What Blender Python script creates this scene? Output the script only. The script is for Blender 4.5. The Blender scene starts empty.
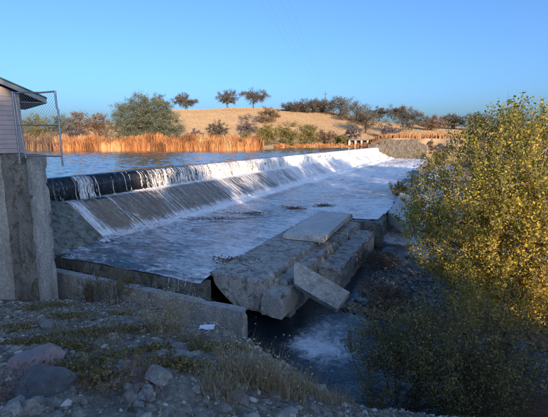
import bpy, math, random
import numpy as np
from mathutils import Vector, Matrix

# ------------------------------------------------------------------ camera, sky, sun, exposure
scene = bpy.context.scene
C = scene.collection
CAM_H = 2.2
PITCH = math.atan(62.0/390.0)
cam_d = bpy.data.cameras.new('camera'); cam = bpy.data.objects.new('camera', cam_d); C.objects.link(cam)
cam.location = (0, 0, CAM_H)
cam.rotation_euler = (math.pi/2 - PITCH, 0, 0)
cam_d.sensor_fit = 'HORIZONTAL'; cam_d.sensor_width = 36.0; cam_d.lens = 36.0*390.0/548.0
cam_d.shift_x = 6.5/548.0; cam_d.shift_y = -6.5/548.0
cam_d.clip_start = 0.05; cam_d.clip_end = 9000
scene.camera = cam

SUN_EL, SUN_AZ = 11.0, 160.0          # azimuth clockwise from +Y: low sun behind the camera, to the right
world = bpy.data.worlds.new('World'); scene.world = world; world.use_nodes = True
wn = world.node_tree.nodes; wl = world.node_tree.links
for nd in list(wn): wn.remove(nd)
wo = wn.new('ShaderNodeOutputWorld'); wb = wn.new('ShaderNodeBackground'); ws = wn.new('ShaderNodeTexSky')
ws.sky_type = 'NISHITA'; ws.sun_disc = False
ws.sun_elevation = math.radians(SUN_EL); ws.sun_rotation = math.radians(SUN_AZ)
ws.air_density = 0.8; ws.dust_density = 3.4; ws.ozone_density = 4.9; ws.altitude = 60
wb.inputs['Strength'].default_value = 0.15
wl.new(ws.outputs[0], wb.inputs[0]); wl.new(wb.outputs[0], wo.inputs[0])

sd = bpy.data.lights.new('sun', 'SUN'); so = bpy.data.objects.new('sun', sd); C.objects.link(so)
sd.energy = 3.5; sd.angle = math.radians(0.5); sd.color = (1.0, 0.72, 0.46)
az, el = math.radians(SUN_AZ), math.radians(SUN_EL)
sun_dir = Vector((math.sin(az)*math.cos(el), math.cos(az)*math.cos(el), math.sin(el)))
so.rotation_euler = (-sun_dir).to_track_quat('-Z', 'Y').to_euler()
so.location = (20, -40, 30)

scene.view_settings.view_transform = 'Standard'; scene.view_settings.look = 'None'
scene.view_settings.gamma = 1.0; scene.view_settings.use_curve_mapping = False
scene.view_settings.exposure = 1.2

# ------------------------------------------------------------------ helpers
rng = np.random.default_rng(7)
random.seed(7)
# the weir runs along u, the water flows along n; local frame of the weir is (t along n, s along u, z)
ROT = -math.radians(25.635)
Nv = np.array([math.cos(ROT), math.sin(ROT)]); Uv = np.array([-math.sin(ROT), math.cos(ROT)])
def W(s, t): return s*Uv + t*Nv
def ST(x, y): return x*Uv[0] + y*Uv[1], x*Nv[0] + y*Nv[1]

def _hash(i, j, k, seed):
    h = (i.astype(np.int64)*374761393 + j.astype(np.int64)*668265263 + k.astype(np.int64)*2147483647 + seed*974634533) & 0xffffffff
    h = ((h ^ (h >> 13))*1274126177) & 0xffffffff
    h = (h ^ (h >> 16)) & 0xffffffff
    return h/4294967295.0
def vnoise(x, y, z=0.0, seed=0):
    x, y, z = np.broadcast_arrays(np.asarray(x, float), np.asarray(y, float), np.asarray(z, float))
    i, j, k = np.floor(x), np.floor(y), np.floor(z)
    fx, fy, fz = x-i, y-j, z-k
    fx, fy, fz = fx*fx*(3-2*fx), fy*fy*(3-2*fy), fz*fz*(3-2*fz)
    r = 0
    for a in (0, 1):
        for b in (0, 1):
            for c in (0, 1):
                r = r + _hash(i+a, j+b, k+c, seed)*(fx if a else 1-fx)*(fy if b else 1-fy)*(fz if c else 1-fz)
    return r*2-1
def fbm(x, y, z=0.0, oct=4, seed=0):
    r, a, f = 0, 0.5, 1.0
    for o in range(oct):
        r = r + a*vnoise(np.asarray(x)*f, np.asarray(y)*f, np.asarray(z)*f, seed+o*17); a *= 0.5; f *= 2.03
    return r
def sm(a, b, x):
    t = np.clip((np.asarray(x, float)-a)/(b-a), 0, 1); return t*t*(3-2*t)

def mesh_np(name, V, F, attrs=None, smooth=False, mats=None):
    """V (n,3); F a (m,k) int array or a list of such arrays"""
    if not isinstance(F, (list, tuple)): F = [F]
    me = bpy.data.meshes.new(name)
    V = np.ascontiguousarray(V, dtype=np.float32)
    me.vertices.add(len(V)); me.vertices.foreach_set('co', V.ravel())
    idx = np.concatenate([f.ravel() for f in F]).astype(np.int32)
    cnt = np.concatenate([np.full(len(f), f.shape[1], np.int32) for f in F])
    st = np.concatenate([[0], np.cumsum(cnt)[:-1]]).astype(np.int32)
    me.loops.add(len(idx)); me.loops.foreach_set('vertex_index', idx)
    me.polygons.add(len(cnt)); me.polygons.foreach_set('loop_start', st); me.polygons.foreach_set('loop_total', cnt)
    me.polygons.foreach_set('use_smooth', np.full(len(cnt), bool(smooth)))
    me.update(calc_edges=True)
    if attrs:
        for k, v in attrs.items():
            a = me.attributes.new(k, 'FLOAT', 'POINT'); a.data.foreach_set('value', np.ascontiguousarray(v, dtype=np.float32))
    return me
def link(name, me, mat=None, parent=None, loc=None, rotz=None):
    o = bpy.data.objects.new(name, me); C.objects.link(o)
    if mat is not None and me is not None and len(me.materials) == 0: me.materials.append(mat)
    if parent is not None: o.parent = parent
    if loc is not None: o.location = loc
    if rotz is not None: o.rotation_euler = (0, 0, rotz)
    return o
def tag(o, label, cat, group=None, kind=None):
    o['label'] = label; o['category'] = cat
    if group: o['group'] = group
    if kind: o['kind'] = kind
    return o
def structure(o, label=None):
    o['kind'] = 'structure'
    if label: o['label'] = label
    return o
def thing(name, label, cat, loc=(0, 0, 0), rotz=0.0, group=None):
    o = bpy.data.objects.new(name, None); C.objects.link(o); o.location = loc; o.rotation_euler = (0, 0, rotz)
    o.empty_display_size = 0.2
    return tag(o, label, cat, group)
def grid_faces(nu, nv):
    a = np.arange(nu*nv).reshape(nu, nv)
    return np.stack([a[:-1, :-1], a[1:, :-1], a[1:, 1:], a[:-1, 1:]], -1).reshape(-1, 4)

def boxes(lst):
    """list of (centre, size, rotz) -> V, F"""
    V, F = [], []
    c = np.array([[-1,-1,-1],[1,-1,-1],[1,1,-1],[-1,1,-1],[-1,-1,1],[1,-1,1],[1,1,1],[-1,1,1]])*0.5
    f = np.array([[0,3,2,1],[4,5,6,7],[0,1,5,4],[1,2,6,5],[2,3,7,6],[3,0,4,7]])
    for k, (p, sz, rz) in enumerate(lst):
        v = c*np.array(sz); cs, sn = math.cos(rz), math.sin(rz)
        v = np.stack([v[:,0]*cs-v[:,1]*sn, v[:,0]*sn+v[:,1]*cs, v[:,2]], 1) + np.array(p)
        V.append(v); F.append(f+8*k)
    return np.concatenate(V), np.concatenate(F)
def tubes(paths, sides=5):
    """paths: list of (points (k,3), radii (k)) -> V, F (open ends capped by taper)"""
    V, F, off = [], [], 0
    ang = np.arange(sides)*2*math.pi/sides
    for P, R in paths:
        P = np.asarray(P, float); R = np.asarray(R, float); k = len(P)
        T = np.gradient(P, axis=0); T /= (np.linalg.norm(T, axis=1, keepdims=True)+1e-9)
        ref = np.where(np.abs(T[:, 2:3]) > 0.9, np.array([[1., 0, 0]]), np.array([[0, 0, 1.]]))
        A = np.cross(T, ref); A /= (np.linalg.norm(A, axis=1, keepdims=True)+1e-9); B = np.cross(T, A)
        v = P[:, None, :] + R[:, None, None]*(np.cos(ang)[None, :, None]*A[:, None, :] + np.sin(ang)[None, :, None]*B[:, None, :])
        V.append(v.reshape(-1, 3))
        i = np.arange(k-1)[:, None]*sides; j = np.arange(sides)[None, :]; j2 = (j+1) % sides
        F.append((np.stack([i+j, i+j2, i+sides+j2, i+sides+j], -1).reshape(-1, 4))+off)
        off += k*sides
    return np.concatenate(V), np.concatenate(F)

def rough_box(dx, dy, dz, cell=0.15, amp=0.02, chip=0.05, seed=0, warp=None):
    """box centred in x,y with its top at z=0: a subdivided, weathered concrete block with chipped edges"""
    def ax(d):
        k = max(2, int(round(d/cell))+1); return np.linspace(-d/2, d/2, k)
    X, Y, Z = ax(dx), ax(dy), ax(dz)
    idx = {}; V = []; F = []
    def vid(p):
        key = (round(p[0], 4), round(p[1], 4), round(p[2], 4))
        if key not in idx: idx[key] = len(V); V.append(p)
        return idx[key]
    def face(A, B, fn, flip):
        for i in range(len(A)-1):
            for j in range(len(B)-1):
                q = [vid(fn(A[i], B[j])), vid(fn(A[i+1], B[j])), vid(fn(A[i+1], B[j+1])), vid(fn(A[i], B[j+1]))]
                F.append(q[::-1] if flip else q)
    face(X, Y, lambda a, b: (a, b, dz/2), False); face(X, Y, lambda a, b: (a, b, -dz/2), True)
    face(X, Z, lambda a, b: (a, -dy/2, b), False); face(X, Z, lambda a, b: (a, dy/2, b), True)
    face(Y, Z, lambda a, b: (dx/2, a, b), False); face(Y, Z, lambda a, b: (-dx/2, a, b), True)
    V = np.array(V)
    h = np.array([dx, dy, dz])/2
    near = np.clip(1-(h-np.abs(V))/(cell*1.2), 0, 1)
    edge = np.sort(near, axis=1)[:, 1]                  # 1 on an edge
    nrm = np.sign(V)*near; nrm /= (np.linalg.norm(nrm, axis=1, keepdims=True)+1e-9)
    d = fbm(V[:,0]*2.2, V[:,1]*2.2, V[:,2]*2.2, 4, seed)*amp*2
    ed2 = (edge > 0.95).astype(float)
    ch = np.clip(fbm(V[:,0]*2.6, V[:,1]*2.6, V[:,2]*2.6, 4, seed+5)-0.10, 0, 1)*chip*5*ed2
    V = V + nrm*(d*(1-0.6*ed2)-ch)[:, None]
    V[:, 2] -= dz/2
    if warp is not None: V = warp(V)
    return V, np.array(F)

# ------------------------------------------------------------------ materials
class NT:
    def __init__(self, name):
        self.m = bpy.data.materials.new(name); self.m.use_nodes = True
        self.t = self.m.node_tree; self.N = self.t.nodes; self.L = self.t.links
        for n in list(self.N): self.N.remove(n)
        self.out = self.N.new('ShaderNodeOutputMaterial')
    def node(self, typ, **kw):
        n = self.N.new(typ)
        for k, v in kw.items(): setattr(n, k, v)
        return n
    def link(self, a, b): self.L.new(a, b)
    def set(self, sock, v):
        if hasattr(v, 'is_output') or hasattr(v, 'node'): self.link(v, sock)
        else: sock.default_value = v
    def coord(self, scale=(1, 1, 1), kind='Object', rot=(0, 0, 0)):
        tc = self.node('ShaderNodeTexCoord'); mp = self.node('ShaderNodeMapping')
        mp.inputs['Scale'].default_value = scale; mp.inputs['Rotation'].default_value = rot
        self.link(tc.outputs[kind], mp.inputs['Vector']); return mp.outputs[0]
    def noise(self, vec, scale, detail=5, rough=0.55, dist=0.0):
        n = self.node('ShaderNodeTexNoise'); n.inputs['Scale'].default_value = scale; n.inputs['Detail'].default_value = detail
        n.inputs['Roughness'].default_value = rough; n.inputs['Distortion'].default_value = dist
        if vec is not None: self.link(vec, n.inputs['Vector'])
        return n.outputs['Fac']
    def vor(self, vec, scale, feature='F1', out='Distance'):
        n = self.node('ShaderNodeTexVoronoi', feature=feature); n.inputs['Scale'].default_value = scale
        self.link(vec, n.inputs['Vector']); return n.outputs[out]
    def ramp(self, fac, stops):
        r = self.node('ShaderNodeValToRGB'); e = r.color_ramp.elements
        while len(e) < len(stops): e.new(0.5)
        for k, (p, c) in enumerate(stops):
            e[k].position = p; e[k].color = (*c, 1) if len(c) == 3 else c
        self.link(fac, r.inputs[0]); return r.outputs[0]
    def math(self, op, a, b=0.0, clamp=False):
        n = self.node('ShaderNodeMath', operation=op); n.use_clamp = clamp
        self.set(n.inputs[0], a); self.set(n.inputs[1], b); return n.outputs[0]
    def mix(self, fac, a, b, mode='MIX'):
        n = self.node('ShaderNodeMix', data_type='RGBA', blend_type=mode)
        self.set(n.inputs[0], fac)
        for s, v in ((n.inputs[6], a), (n.inputs[7], b)):
            if isinstance(v, tuple): v = (*v, 1) if len(v) == 3 else v
            self.set(s, v)
        return n.outputs[2]
    def attr(self, name):
        n = self.node('ShaderNodeAttribute', attribute_name=name); return n.outputs['Fac']
    def bump(self, h, strength=0.4, dist=0.02, normal=None):
        n = self.node('ShaderNodeBump'); n.inputs['Strength'].default_value = strength; n.inputs['Distance'].default_value = dist
        self.link(h, n.inputs['Height'])
        if normal is not None: self.link(normal, n.inputs['Normal'])
        return n.outputs[0]
    def bsdf(self, col, rough=0.8, normal=None, spec=0.3, metal=0.0):
        b = self.node('ShaderNodeBsdfPrincipled')
        if isinstance(col, tuple): col = (*col, 1) if len(col) == 3 else col
        self.set(b.inputs['Base Color'], col); self.set(b.inputs['Roughness'], rough)
        b.inputs['Specular IOR Level'].default_value = spec; b.inputs['Metallic'].default_value = metal
        if normal is not None: self.link(normal, b.inputs['Normal'])
        return b.outputs[0]
    def mixs(self, fac, a, b):
        n = self.node('ShaderNodeMixShader'); self.set(n.inputs[0], fac); self.link(a, n.inputs[1]); self.link(b, n.inputs[2]); return n.outputs[0]
    def done(self, sh): self.link(sh, self.out.inputs['Surface']); return self.m

def concrete(name, c1, c2, stain=(0.05, 0.06, 0.04), stain_amt=0.5, rough=0.85, moss=None, objrand=False):
    n = NT(name); v = n.coord(kind='Object')
    a = n.noise(v, 0.9, 6, 0.65, 0.4); b = n.noise(v, 14, 4, 0.7); c = n.noise(n.coord((3, 3, 0.5)), 1.2, 5, 0.6)
    col = n.mix(n.ramp(a, [(0.35, (0, 0, 0)), (0.65, (1, 1, 1))]), c1, c2)
    col = n.mix(n.ramp(b, [(0.42, (0.55, 0.55, 0.55)), (0.62, (0, 0, 0))]), col, tuple(x*0.45 for x in c1))
    col = n.mix(n.math('MULTIPLY', n.ramp(c, [(0.45, (0, 0, 0)), (0.7, (1, 1, 1))]), stain_amt), col, stain)
    if moss:
        m = n.noise(v, 2.6, 6, 0.7, 0.6); col = n.mix(n.ramp(m, [(0.5, (0, 0, 0)), (0.6, (0.85, 0.85, 0.85))]), col, moss)
    pit = n.vor(v, 22); h = n.math('ADD', n.math('MULTIPLY', b, 1.0), n.math('MULTIPLY', pit, 0.5))
    return n.done(n.bsdf(col, rough, n.bump(h, 0.7, 0.025), 0.25))
def leafy(name, stops, trans=0.3, rough=0.6):
    n = NT(name); c = n.ramp(n.attr('v'), stops)
    d = n.bsdf(c, rough, spec=0.25); t = n.node('ShaderNodeBsdfTranslucent'); n.link(c, t.inputs[0])
    return n.done(n.mixs(trans, d, t.outputs[0]))
def plain(name, col, rough=0.6, metal=0.0, scale=6.0, var=0.35, spec=0.3):
    n = NT(name); v = n.coord(); a = n.noise(v, scale, 5, 0.6)
    c = n.mix(n.ramp(a, [(0.35, (0, 0, 0)), (0.7, (1, 1, 1))]), col, tuple(x*(1-var) for x in col))
    return n.done(n.bsdf(c, rough, n.bump(a, 0.3, 0.01), spec, metal))

M = {}
M['concrete'] = concrete('weathered_concrete', (0.38, 0.37, 0.34), (0.52, 0.505, 0.47), stain_amt=0.5)
M['concrete_pale'] = concrete('pale_concrete', (0.62, 0.60, 0.55), (0.72, 0.70, 0.65), stain_amt=0.2)
M['concrete_dark'] = concrete('wet_concrete', (0.16, 0.16, 0.15), (0.26, 0.25, 0.23), stain_amt=0.7, rough=0.55, moss=(0.05, 0.06, 0.025))
M['concrete_pebble'] = concrete('pebbly_concrete', (0.24, 0.22, 0.20), (0.40, 0.365, 0.32), stain_amt=0.6, moss=(0.09, 0.09, 0.05))
M['apron'] = concrete('apron_concrete', (0.42, 0.32, 0.22), (0.54, 0.43, 0.31), stain=(0.10, 0.09, 0.07), stain_amt=0.5, rough=0.35)
M['mossy'] = concrete('mossy_ramp', (0.22, 0.22, 0.18), (0.36, 0.35, 0.30), stain_amt=0.6, rough=0.6, moss=(0.06, 0.07, 0.03))
M['sill'] = concrete('silty_sill_concrete', (0.40, 0.385, 0.35), (0.55, 0.53, 0.49), stain_amt=0.5, moss=(0.12, 0.11, 0.09))
M['abut'] = concrete('abutment_concrete', (0.15, 0.13, 0.10), (0.24, 0.21, 0.17), stain=(0.06, 0.05, 0.04), stain_amt=0.7)
M['bark'] = plain('bark', (0.12, 0.09, 0.065), 0.9, scale=9)
M['bark_pale'] = plain('pale_bark', (0.20, 0.17, 0.14), 0.9, scale=9)
M['wood'] = plain('pole_wood', (0.13, 0.09, 0.06), 0.85)
M['steel'] = plain('galvanised_steel', (0.32, 0.34, 0.36), 0.45, 0.6, 20, 0.25)
M['rubber'] = None
M['siding'] = plain('painted_siding', (0.40, 0.34, 0.34), 0.7, scale=3, var=0.15)
M['roof'] = plain('green_metal_roof', (0.035, 0.11, 0.10), 0.45, scale=5, var=0.3)
M['fascia'] = plain('grey_fascia', (0.24, 0.27, 0.30), 0.6, scale=5, var=0.15)
M['soffit'] = plain('soffit_board', (0.30, 0.28, 0.28), 0.8, scale=3, var=0.15)
M['plastic'] = plain('white_plastic', (0.80, 0.82, 0.85), 0.4, var=0.1)

n = NT('wet_black_rubber'); v = n.coord(); a = n.noise(v, 3, 5)
M['rubber'] = n.done(n.bsdf(n.ramp(a, [(0.3, (0.012, 0.013, 0.016)), (0.75, (0.035, 0.037, 0.042))]), 0.22, n.bump(n.noise(n.coord((9, 1.2, 2)), 3, 4), 0.25, 0.03), 0.5))

def rock_mat(name, cols, moss, wet=0.75):
    n = NT(name); v = n.coord(); oi = n.node('ShaderNodeObjectInfo')
    a = n.noise(v, 2.5, 6, 0.65)
    col = n.ramp(a, [(0.3, cols[0]), (0.7, cols[1])])
    col = n.mix(n.math('MULTIPLY', oi.outputs['Random'], 0.6), col, cols[2])
    m = n.noise(v, 4, 5, 0.7); col = n.mix(n.ramp(m, [(0.58, (0, 0, 0)), (0.68, (1, 1, 1))]), col, moss)
    return n.done(n.bsdf(col, wet, n.bump(n.noise(v, 12, 5, 0.7), 0.6, 0.02), 0.3))
M['rock'] = rock_mat('bank_rock', ((0.16, 0.15, 0.13), (0.44, 0.42, 0.37), (0.14, 0.13, 0.115)), (0.12, 0.11, 0.045))
M['rock_red'] = rock_mat('reddish_rock', ((0.24, 0.18, 0.17), (0.36, 0.29, 0.28), (0.22, 0.17, 0.17)), (0.10, 0.09, 0.06))
M['rock_dark'] = rock_mat('wet_dark_rock', ((0.06, 0.06, 0.06), (0.15, 0.15, 0.145), (0.05, 0.05, 0.05)), (0.04, 0.045, 0.02), 0.5)
n = NT('rubble_stone'); v = n.attr('v')
c = n.ramp(v, [(0.0, (0.05, 0.045, 0.035)), (0.35, (0.19, 0.175, 0.145)), (0.7, (0.42, 0.395, 0.35)), (0.97, (0.58, 0.56, 0.52)), (1.0, (0.55, 0.55, 0.55))])
M['rubble'] = n.done(n.bsdf(c, 0.8, n.bump(n.noise(n.coord(), 20, 4, 0.7), 0.5, 0.01), 0.3))

# ground: rocky soil near the river, dry grass beyond (zone attribute = what grows there)
n = NT('ground_soil_and_grass'); v = n.coord()
a = n.noise(v, 1.4, 7, 0.7); b = n.noise(v, 9, 6, 0.7)
soil = n.ramp(n.math('ADD', n.math('MULTIPLY', a, 0.5), n.math('MULTIPLY', b, 0.5)), [(0.35, (0.07, 0.058, 0.043)), (0.5, (0.20, 0.17, 0.13)), (0.66, (0.37, 0.33, 0.27))])
g1 = n.noise(n.coord((0.05, 0.05, 0.3)), 1.0, 7, 0.65); g2 = n.noise(n.coord((0.6, 0.6, 0.6)), 1.0, 6, 0.75)
grass = n.ramp(n.math('ADD', n.math('MULTIPLY', g1, 0.55), n.math('MULTIPLY', g2, 0.45)), [(0.33, (0.36, 0.24, 0.12)), (0.5, (0.50, 0.345, 0.19)), (0.66, (0.60, 0.45, 0.27))])
col = n.mix(n.attr('grass'), soil, grass)
M['ground'] = n.done(n.bsdf(col, 0.95, n.bump(b, 0.6, 0.04), 0.1))

def water_mat(name, foam_lo, foam_hi, flow=(1.0, 1.0, 1.0), rough=0.09, bumps=((1.2, 0.5, 0.10), (6.0, 0.5, 0.03)), deep=(0.012, 0.022, 0.03), foam_scale=1.6):
    n = NT(name); v = n.coord(flow)
    hs = None; nrm = None
    for sc, st, ds in bumps:
        h = n.noise(v, sc, 5, 0.6, 0.5); nrm = n.bump(h, st, ds, nrm)
    f1 = n.noise(v, foam_scale, 8, 0.72, 1.2); f2 = n.noise(v, foam_scale*5, 6, 0.75, 0.6)
    f = n.math('ADD', n.math('MULTIPLY', f1, 0.6), n.math('MULTIPLY', f2, 0.4))
    f = n.math('ADD', f, n.math('SUBTRACT', n.attr('foam'), 0.5))
    mr = n.node('ShaderNodeMapRange'); mr.interpolation_type = 'SMOOTHSTEP'; n.link(f, mr.inputs[0])
    mr.inputs[1].default_value = foam_lo; mr.inputs[2].default_value = foam_hi
    wat = n.bsdf(deep, rough, nrm, 0.5)
    foam = n.bsdf((0.88, 0.89, 0.90), 0.55, n.bump(f2, 0.8, 0.05), 0.3)
    return n.done(n.mixs(mr.outputs[0], wat, foam))
M['lake'] = water_mat('lake_water', 0.95, 1.1, (1, 1, 1), 0.06, ((2.5, 0.12, 0.06), (9.0, 0.12, 0.02)), (0.05, 0.075, 0.09))
M['basin'] = water_mat('basin_water', 0.42, 0.68, (0.5, 1.1, 1), 0.10, ((0.9, 0.5, 0.25), (4.0, 0.6, 0.08), (14.0, 0.5, 0.02)))
M['low_water'] = water_mat('lower_pool_water', 0.43, 0.74, (1, 1, 1), 0.08, ((1.5, 0.4, 0.1), (7.0, 0.5, 0.03)), foam_scale=2.2)
# falling water
n = NT('falling_water'); v = n.coord((1.0, 9.0, 0.8)); a = n.noise(v, 2.2, 6, 0.7)
sh = n.bsdf(n.ramp(a, [(0.35, (0.45, 0.47, 0.50)), (0.6, (0.85, 0.86, 0.87))]), 0.35, n.bump(a, 0.7, 0.05), 0.4)
M['fall'] = n.done(sh)
# thin film running down the apron: white streaks over wet concrete, clear between them
n = NT('apron_film'); v = n.coord((0.55, 5.0, 0.55)); a = n.noise(v, 1.3, 7, 0.7, 0.3); b = n.noise(n.coord((2, 3, 2)), 4, 5, 0.7)
f = n.math('ADD', n.math('ADD', n.math('MULTIPLY', a, 0.65), n.math('MULTIPLY', b, 0.35)), n.math('SUBTRACT', n.attr('foam'), 0.5))
mr = n.node('ShaderNodeMapRange'); mr.interpolation_type = 'SMOOTHSTEP'; n.link(f, mr.inputs[0]); mr.inputs[1].default_value = 0.46; mr.inputs[2].default_value = 0.68
foam = n.bsdf((0.80, 0.81, 0.82), 0.5, n.bump(b, 0.7, 0.04), 0.3)
tr = n.node('ShaderNodeBsdfTransparent'); gl = n.node('ShaderNodeBsdfGlossy'); gl.inputs['Roughness'].default_value = 0.15
nb_ = n.bump(a, 0.4, 0.04); n.link(nb_, gl.inputs['Normal'])
fr = n.node('ShaderNodeFresnel'); fr.inputs['IOR'].default_value = 1.33; n.link(nb_, fr.inputs['Normal'])
film = n.mixs(fr.outputs[0], tr.outputs[0], gl.outputs[0])
M['film'] = n.done(n.mixs(mr.outputs[0], film, foam))

M['reed'] = leafy('reed_blades', [(0.0, (0.18, 0.085, 0.04)), (0.35, (0.40, 0.175, 0.07)), (0.7, (0.52, 0.26, 0.105)), (1.0, (0.60, 0.42, 0.22))], 0.25)
M['reed_shaded'] = leafy('shaded_reed_blades', [(0.0, (0.12, 0.075, 0.045)), (0.5, (0.25, 0.15, 0.08)), (1.0, (0.38, 0.25, 0.14))], 0.2)  # shaded copy of the reed colours: the shade is in the blade colour
M['hillgrass'] = leafy('hill_grass_blades', [(0.0, (0.33, 0.20, 0.10)), (0.5, (0.46, 0.305, 0.155)), (1.0, (0.54, 0.39, 0.22))], 0.2)
M['field'] = leafy('field_stalks', [(0.0, (0.22, 0.10, 0.05)), (0.5, (0.42, 0.22, 0.10)), (1.0, (0.55, 0.34, 0.17))], 0.2)
M['leaf_gold'] = leafy('gold_green_leaves', [(0.0, (0.06, 0.08, 0.025)), (0.3, (0.16, 0.18, 0.045)), (0.55, (0.34, 0.31, 0.06)), (0.8, (0.55, 0.42, 0.07)), (1.0, (0.64, 0.46, 0.12))], 0.35)
M['leaf_dark'] = leafy('shrub_leaves', [(0.0, (0.06, 0.07, 0.03)), (0.5, (0.13, 0.14, 0.05)), (0.85, (0.24, 0.20, 0.08)), (1.0, (0.34, 0.24, 0.10))], 0.3)
M['leaf_oak'] = leafy('oak_leaves', [(0.0, (0.06, 0.055, 0.045)), (0.6, (0.105, 0.095, 0.075)), (1.0, (0.18, 0.14, 0.10))], 0.15)
M['leaf_grey'] = leafy('grey_green_leaves', [(0.0, (0.07, 0.085, 0.06)), (0.6, (0.13, 0.15, 0.10)), (1.0, (0.20, 0.21, 0.13))], 0.15)
M['leaf_brown'] = leafy('brown_leaves', [(0.0, (0.09, 0.06, 0.045)), (0.6, (0.20, 0.13, 0.085)), (1.0, (0.30, 0.20, 0.12))], 0.15)
M['leaf_mauve'] = leafy('mauve_twigs', [(0.0, (0.09, 0.075, 0.08)), (0.6, (0.15, 0.125, 0.13)), (1.0, (0.22, 0.18, 0.16))], 0.15)
M['leaf_olive'] = leafy('olive_leaves', [(0.0, (0.09, 0.085, 0.03)), (0.5, (0.19, 0.17, 0.06)), (0.85, (0.30, 0.22, 0.08)), (1.0, (0.38, 0.22, 0.08))], 0.2)
M['straw'] = leafy('straw', [(0.0, (0.16, 0.12, 0.07)), (0.5, (0.34, 0.26, 0.14)), (1.0, (0.50, 0.42, 0.27))], 0.2)
M['moss'] = leafy('moss_leaves', [(0.0, (0.07, 0.055, 0.022)), (0.5, (0.19, 0.15, 0.05)), (1.0, (0.34, 0.26, 0.11))], 0.2)
M['redtwig'] = leafy('red_twigs', [(0.0, (0.10, 0.04, 0.04)), (1.0, (0.22, 0.10, 0.08))], 0.1)
M['debris'] = leafy('river_debris', [(0.0, (0.05, 0.03, 0.02)), (0.6, (0.15, 0.085, 0.05)), (1.0, (0.30, 0.18, 0.11))], 0.1)

# ------------------------------------------------------------------ terrain
def shore(x):            # world y of the far lake shore
    return 84 + 36*sm(-6, 8, x) + 2.0*fbm(np.asarray(x)*0.08, 3.3, 0, 3, 4)
def ground_z(x, y, detail=True):
    x = np.asarray(x, float); y = np.asarray(y, float)
    s, t = ST(x, y)
    # near bank, falling away from the photographer's feet to the river
    steep = 0.315 + 0.215*sm(-1.6, 2.4, x)
    near = np.where(y > 0, 0.6 - y*steep, 0.6 - y*0.05)
    near = near - 3.2*sm(5, 12, x)*sm(-14, -4, y)
    bankL = sm(-15.5, -19.5, t)*sm(10, 8, s)
    near = near*(1-bankL) + 1.4*bankL
    near = near - 0.75*sm(7.0, 9.7, s)*sm(-11.0, -6.5, t)
    if detail:
        near = near + 0.22*fbm(x*0.55, y*0.55, 0, 4, 11)*sm(0.5, 2.5, np.hypot(x, y)) + 0.10*fbm(x*2.3, y*2.3, 0, 3, 12)
    low = -5.15 + 0.25*fbm(x*0.3, y*0.3, 0, 3, 13)
    # rubble shelf and right bank below the broken sill
    shelf = -4.42 + 0.30*sm(2, 6, t) + 0.35*fbm(x*0.5, y*0.5, 0, 4, 14)
    inshelf = sm(-4.6, -3.4, t + 0.4*np.sin(s*0.9))*sm(13.0, 15.5, s)*sm(25.5, 23.0, s)
    riv = low + (shelf-low)*inshelf
    rb = -5.2 + 4.6*sm(4.5, 13, t) + 4.0*sm(13, 40, t) + 0.4*fbm(x*0.4, y*0.4, 0, 3, 15)   # right bank
    riv = np.maximum(riv, rb)
    z = np.maximum(near, riv)
    z = np.where((s > 10.2), np.where(near > z-1e-6, np.minimum(z, np.maximum(riv, near - 2.2*np.clip(s-10.2, 0, 3))), z), z)
    # concrete basin: the bed lies well under the water sheets
    z = np.where((s > 10.9) & (t < -4.5) & (t > -23), -5.4, z)
    # lake
    lake = (t <= -22.0) & (s > 9.3)
    sy = shore(x)
    zl = -1.4 + 2.1*sm(-3.0, 3.0, y-sy)
    z = np.where(lake, zl, z)
    far = 0.7
    # beyond the weir's far end: embankment and field
    ss = sm(117.5, 120.5, s)
    zf = 2.7 + 0.2*fbm(x*0.1, y*0.1, 0, 3, 19)
    right_field = ss*sm(-25, -21, t)
    z = z*(1-right_field) + zf*right_field
    # hills
    px = 267.5 + 390*x/np.maximum(y, 1)
    prof = np.interp(px, [-200, 60, 130, 175, 230, 262, 300, 345, 370, 400, 430, 480, 700], [0.25, 0.28, 0.55, 0.93, 1.0, 1.0, 0.96, 0.82, 0.62, 0.50, 0.36, 0.28, 0.25])
    d = np.hypot(x, y)
    hill = np.where(y > 100, 21.5*prof*sm(128, 262, d)*(1+0.02*fbm(x*0.03, y*0.03, 0, 3, 21)), 0)
    hill = hill + np.where(y > 100, 0.35*fbm(x*0.06, y*0.06, 0, 4, 22)*sm(120, 160, d), 0)
    z = z + hill
    # rising land behind the photographer
    z = z + 4.0*sm(-6, -40, y)*sm(27, 17, x)
    return z
def axis(lo, hi, f0, f1, cell, grow):
    a = list(np.arange(f0, f1+1e-6, cell)); c = cell; p = f1
    while p < hi: c *= grow; p += c; a.append(min(p, hi))
    c = cell; p = f0; b = []
    while p > lo: c *= grow; p -= c; b.append(max(p, lo))
    return np.array(b[::-1] + a)
gx = axis(-3500, 3500, -14, 14, 0.16, 1.045); gy = axis(-3500, 4500, 0, 24, 0.16, 1.04)
GX, GY = np.meshgrid(gx, gy, indexing='ij'); GZ = ground_z(GX, GY)
gs, gt = ST(GX, GY)
grass = np.clip(sm(95, 125, GY) + sm(0.2, 1.0, GZ)*sm(60, 90, GY) + sm(6, 12, gt)*sm(-2, 0, GZ)*0.7 + sm(-12, -25, GY), 0, 1)
grass = grass*(1-0.85*sm(108, 114, gs)*sm(124, 120, gs)*sm(-26, -22, gt)*sm(1.6, -0.4, GZ-1.0))
me = mesh_np('ground', np.stack([GX, GY, GZ], -1).reshape(-1, 3), grid_faces(len(gx), len(gy)), {'grass': grass.ravel()}, True)
structure(link('ground', me, M['ground']), 'rocky river bank and dry grass hills')
def gz(x, y): return float(ground_z(np.array([x]), np.array([y]))[0])

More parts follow.
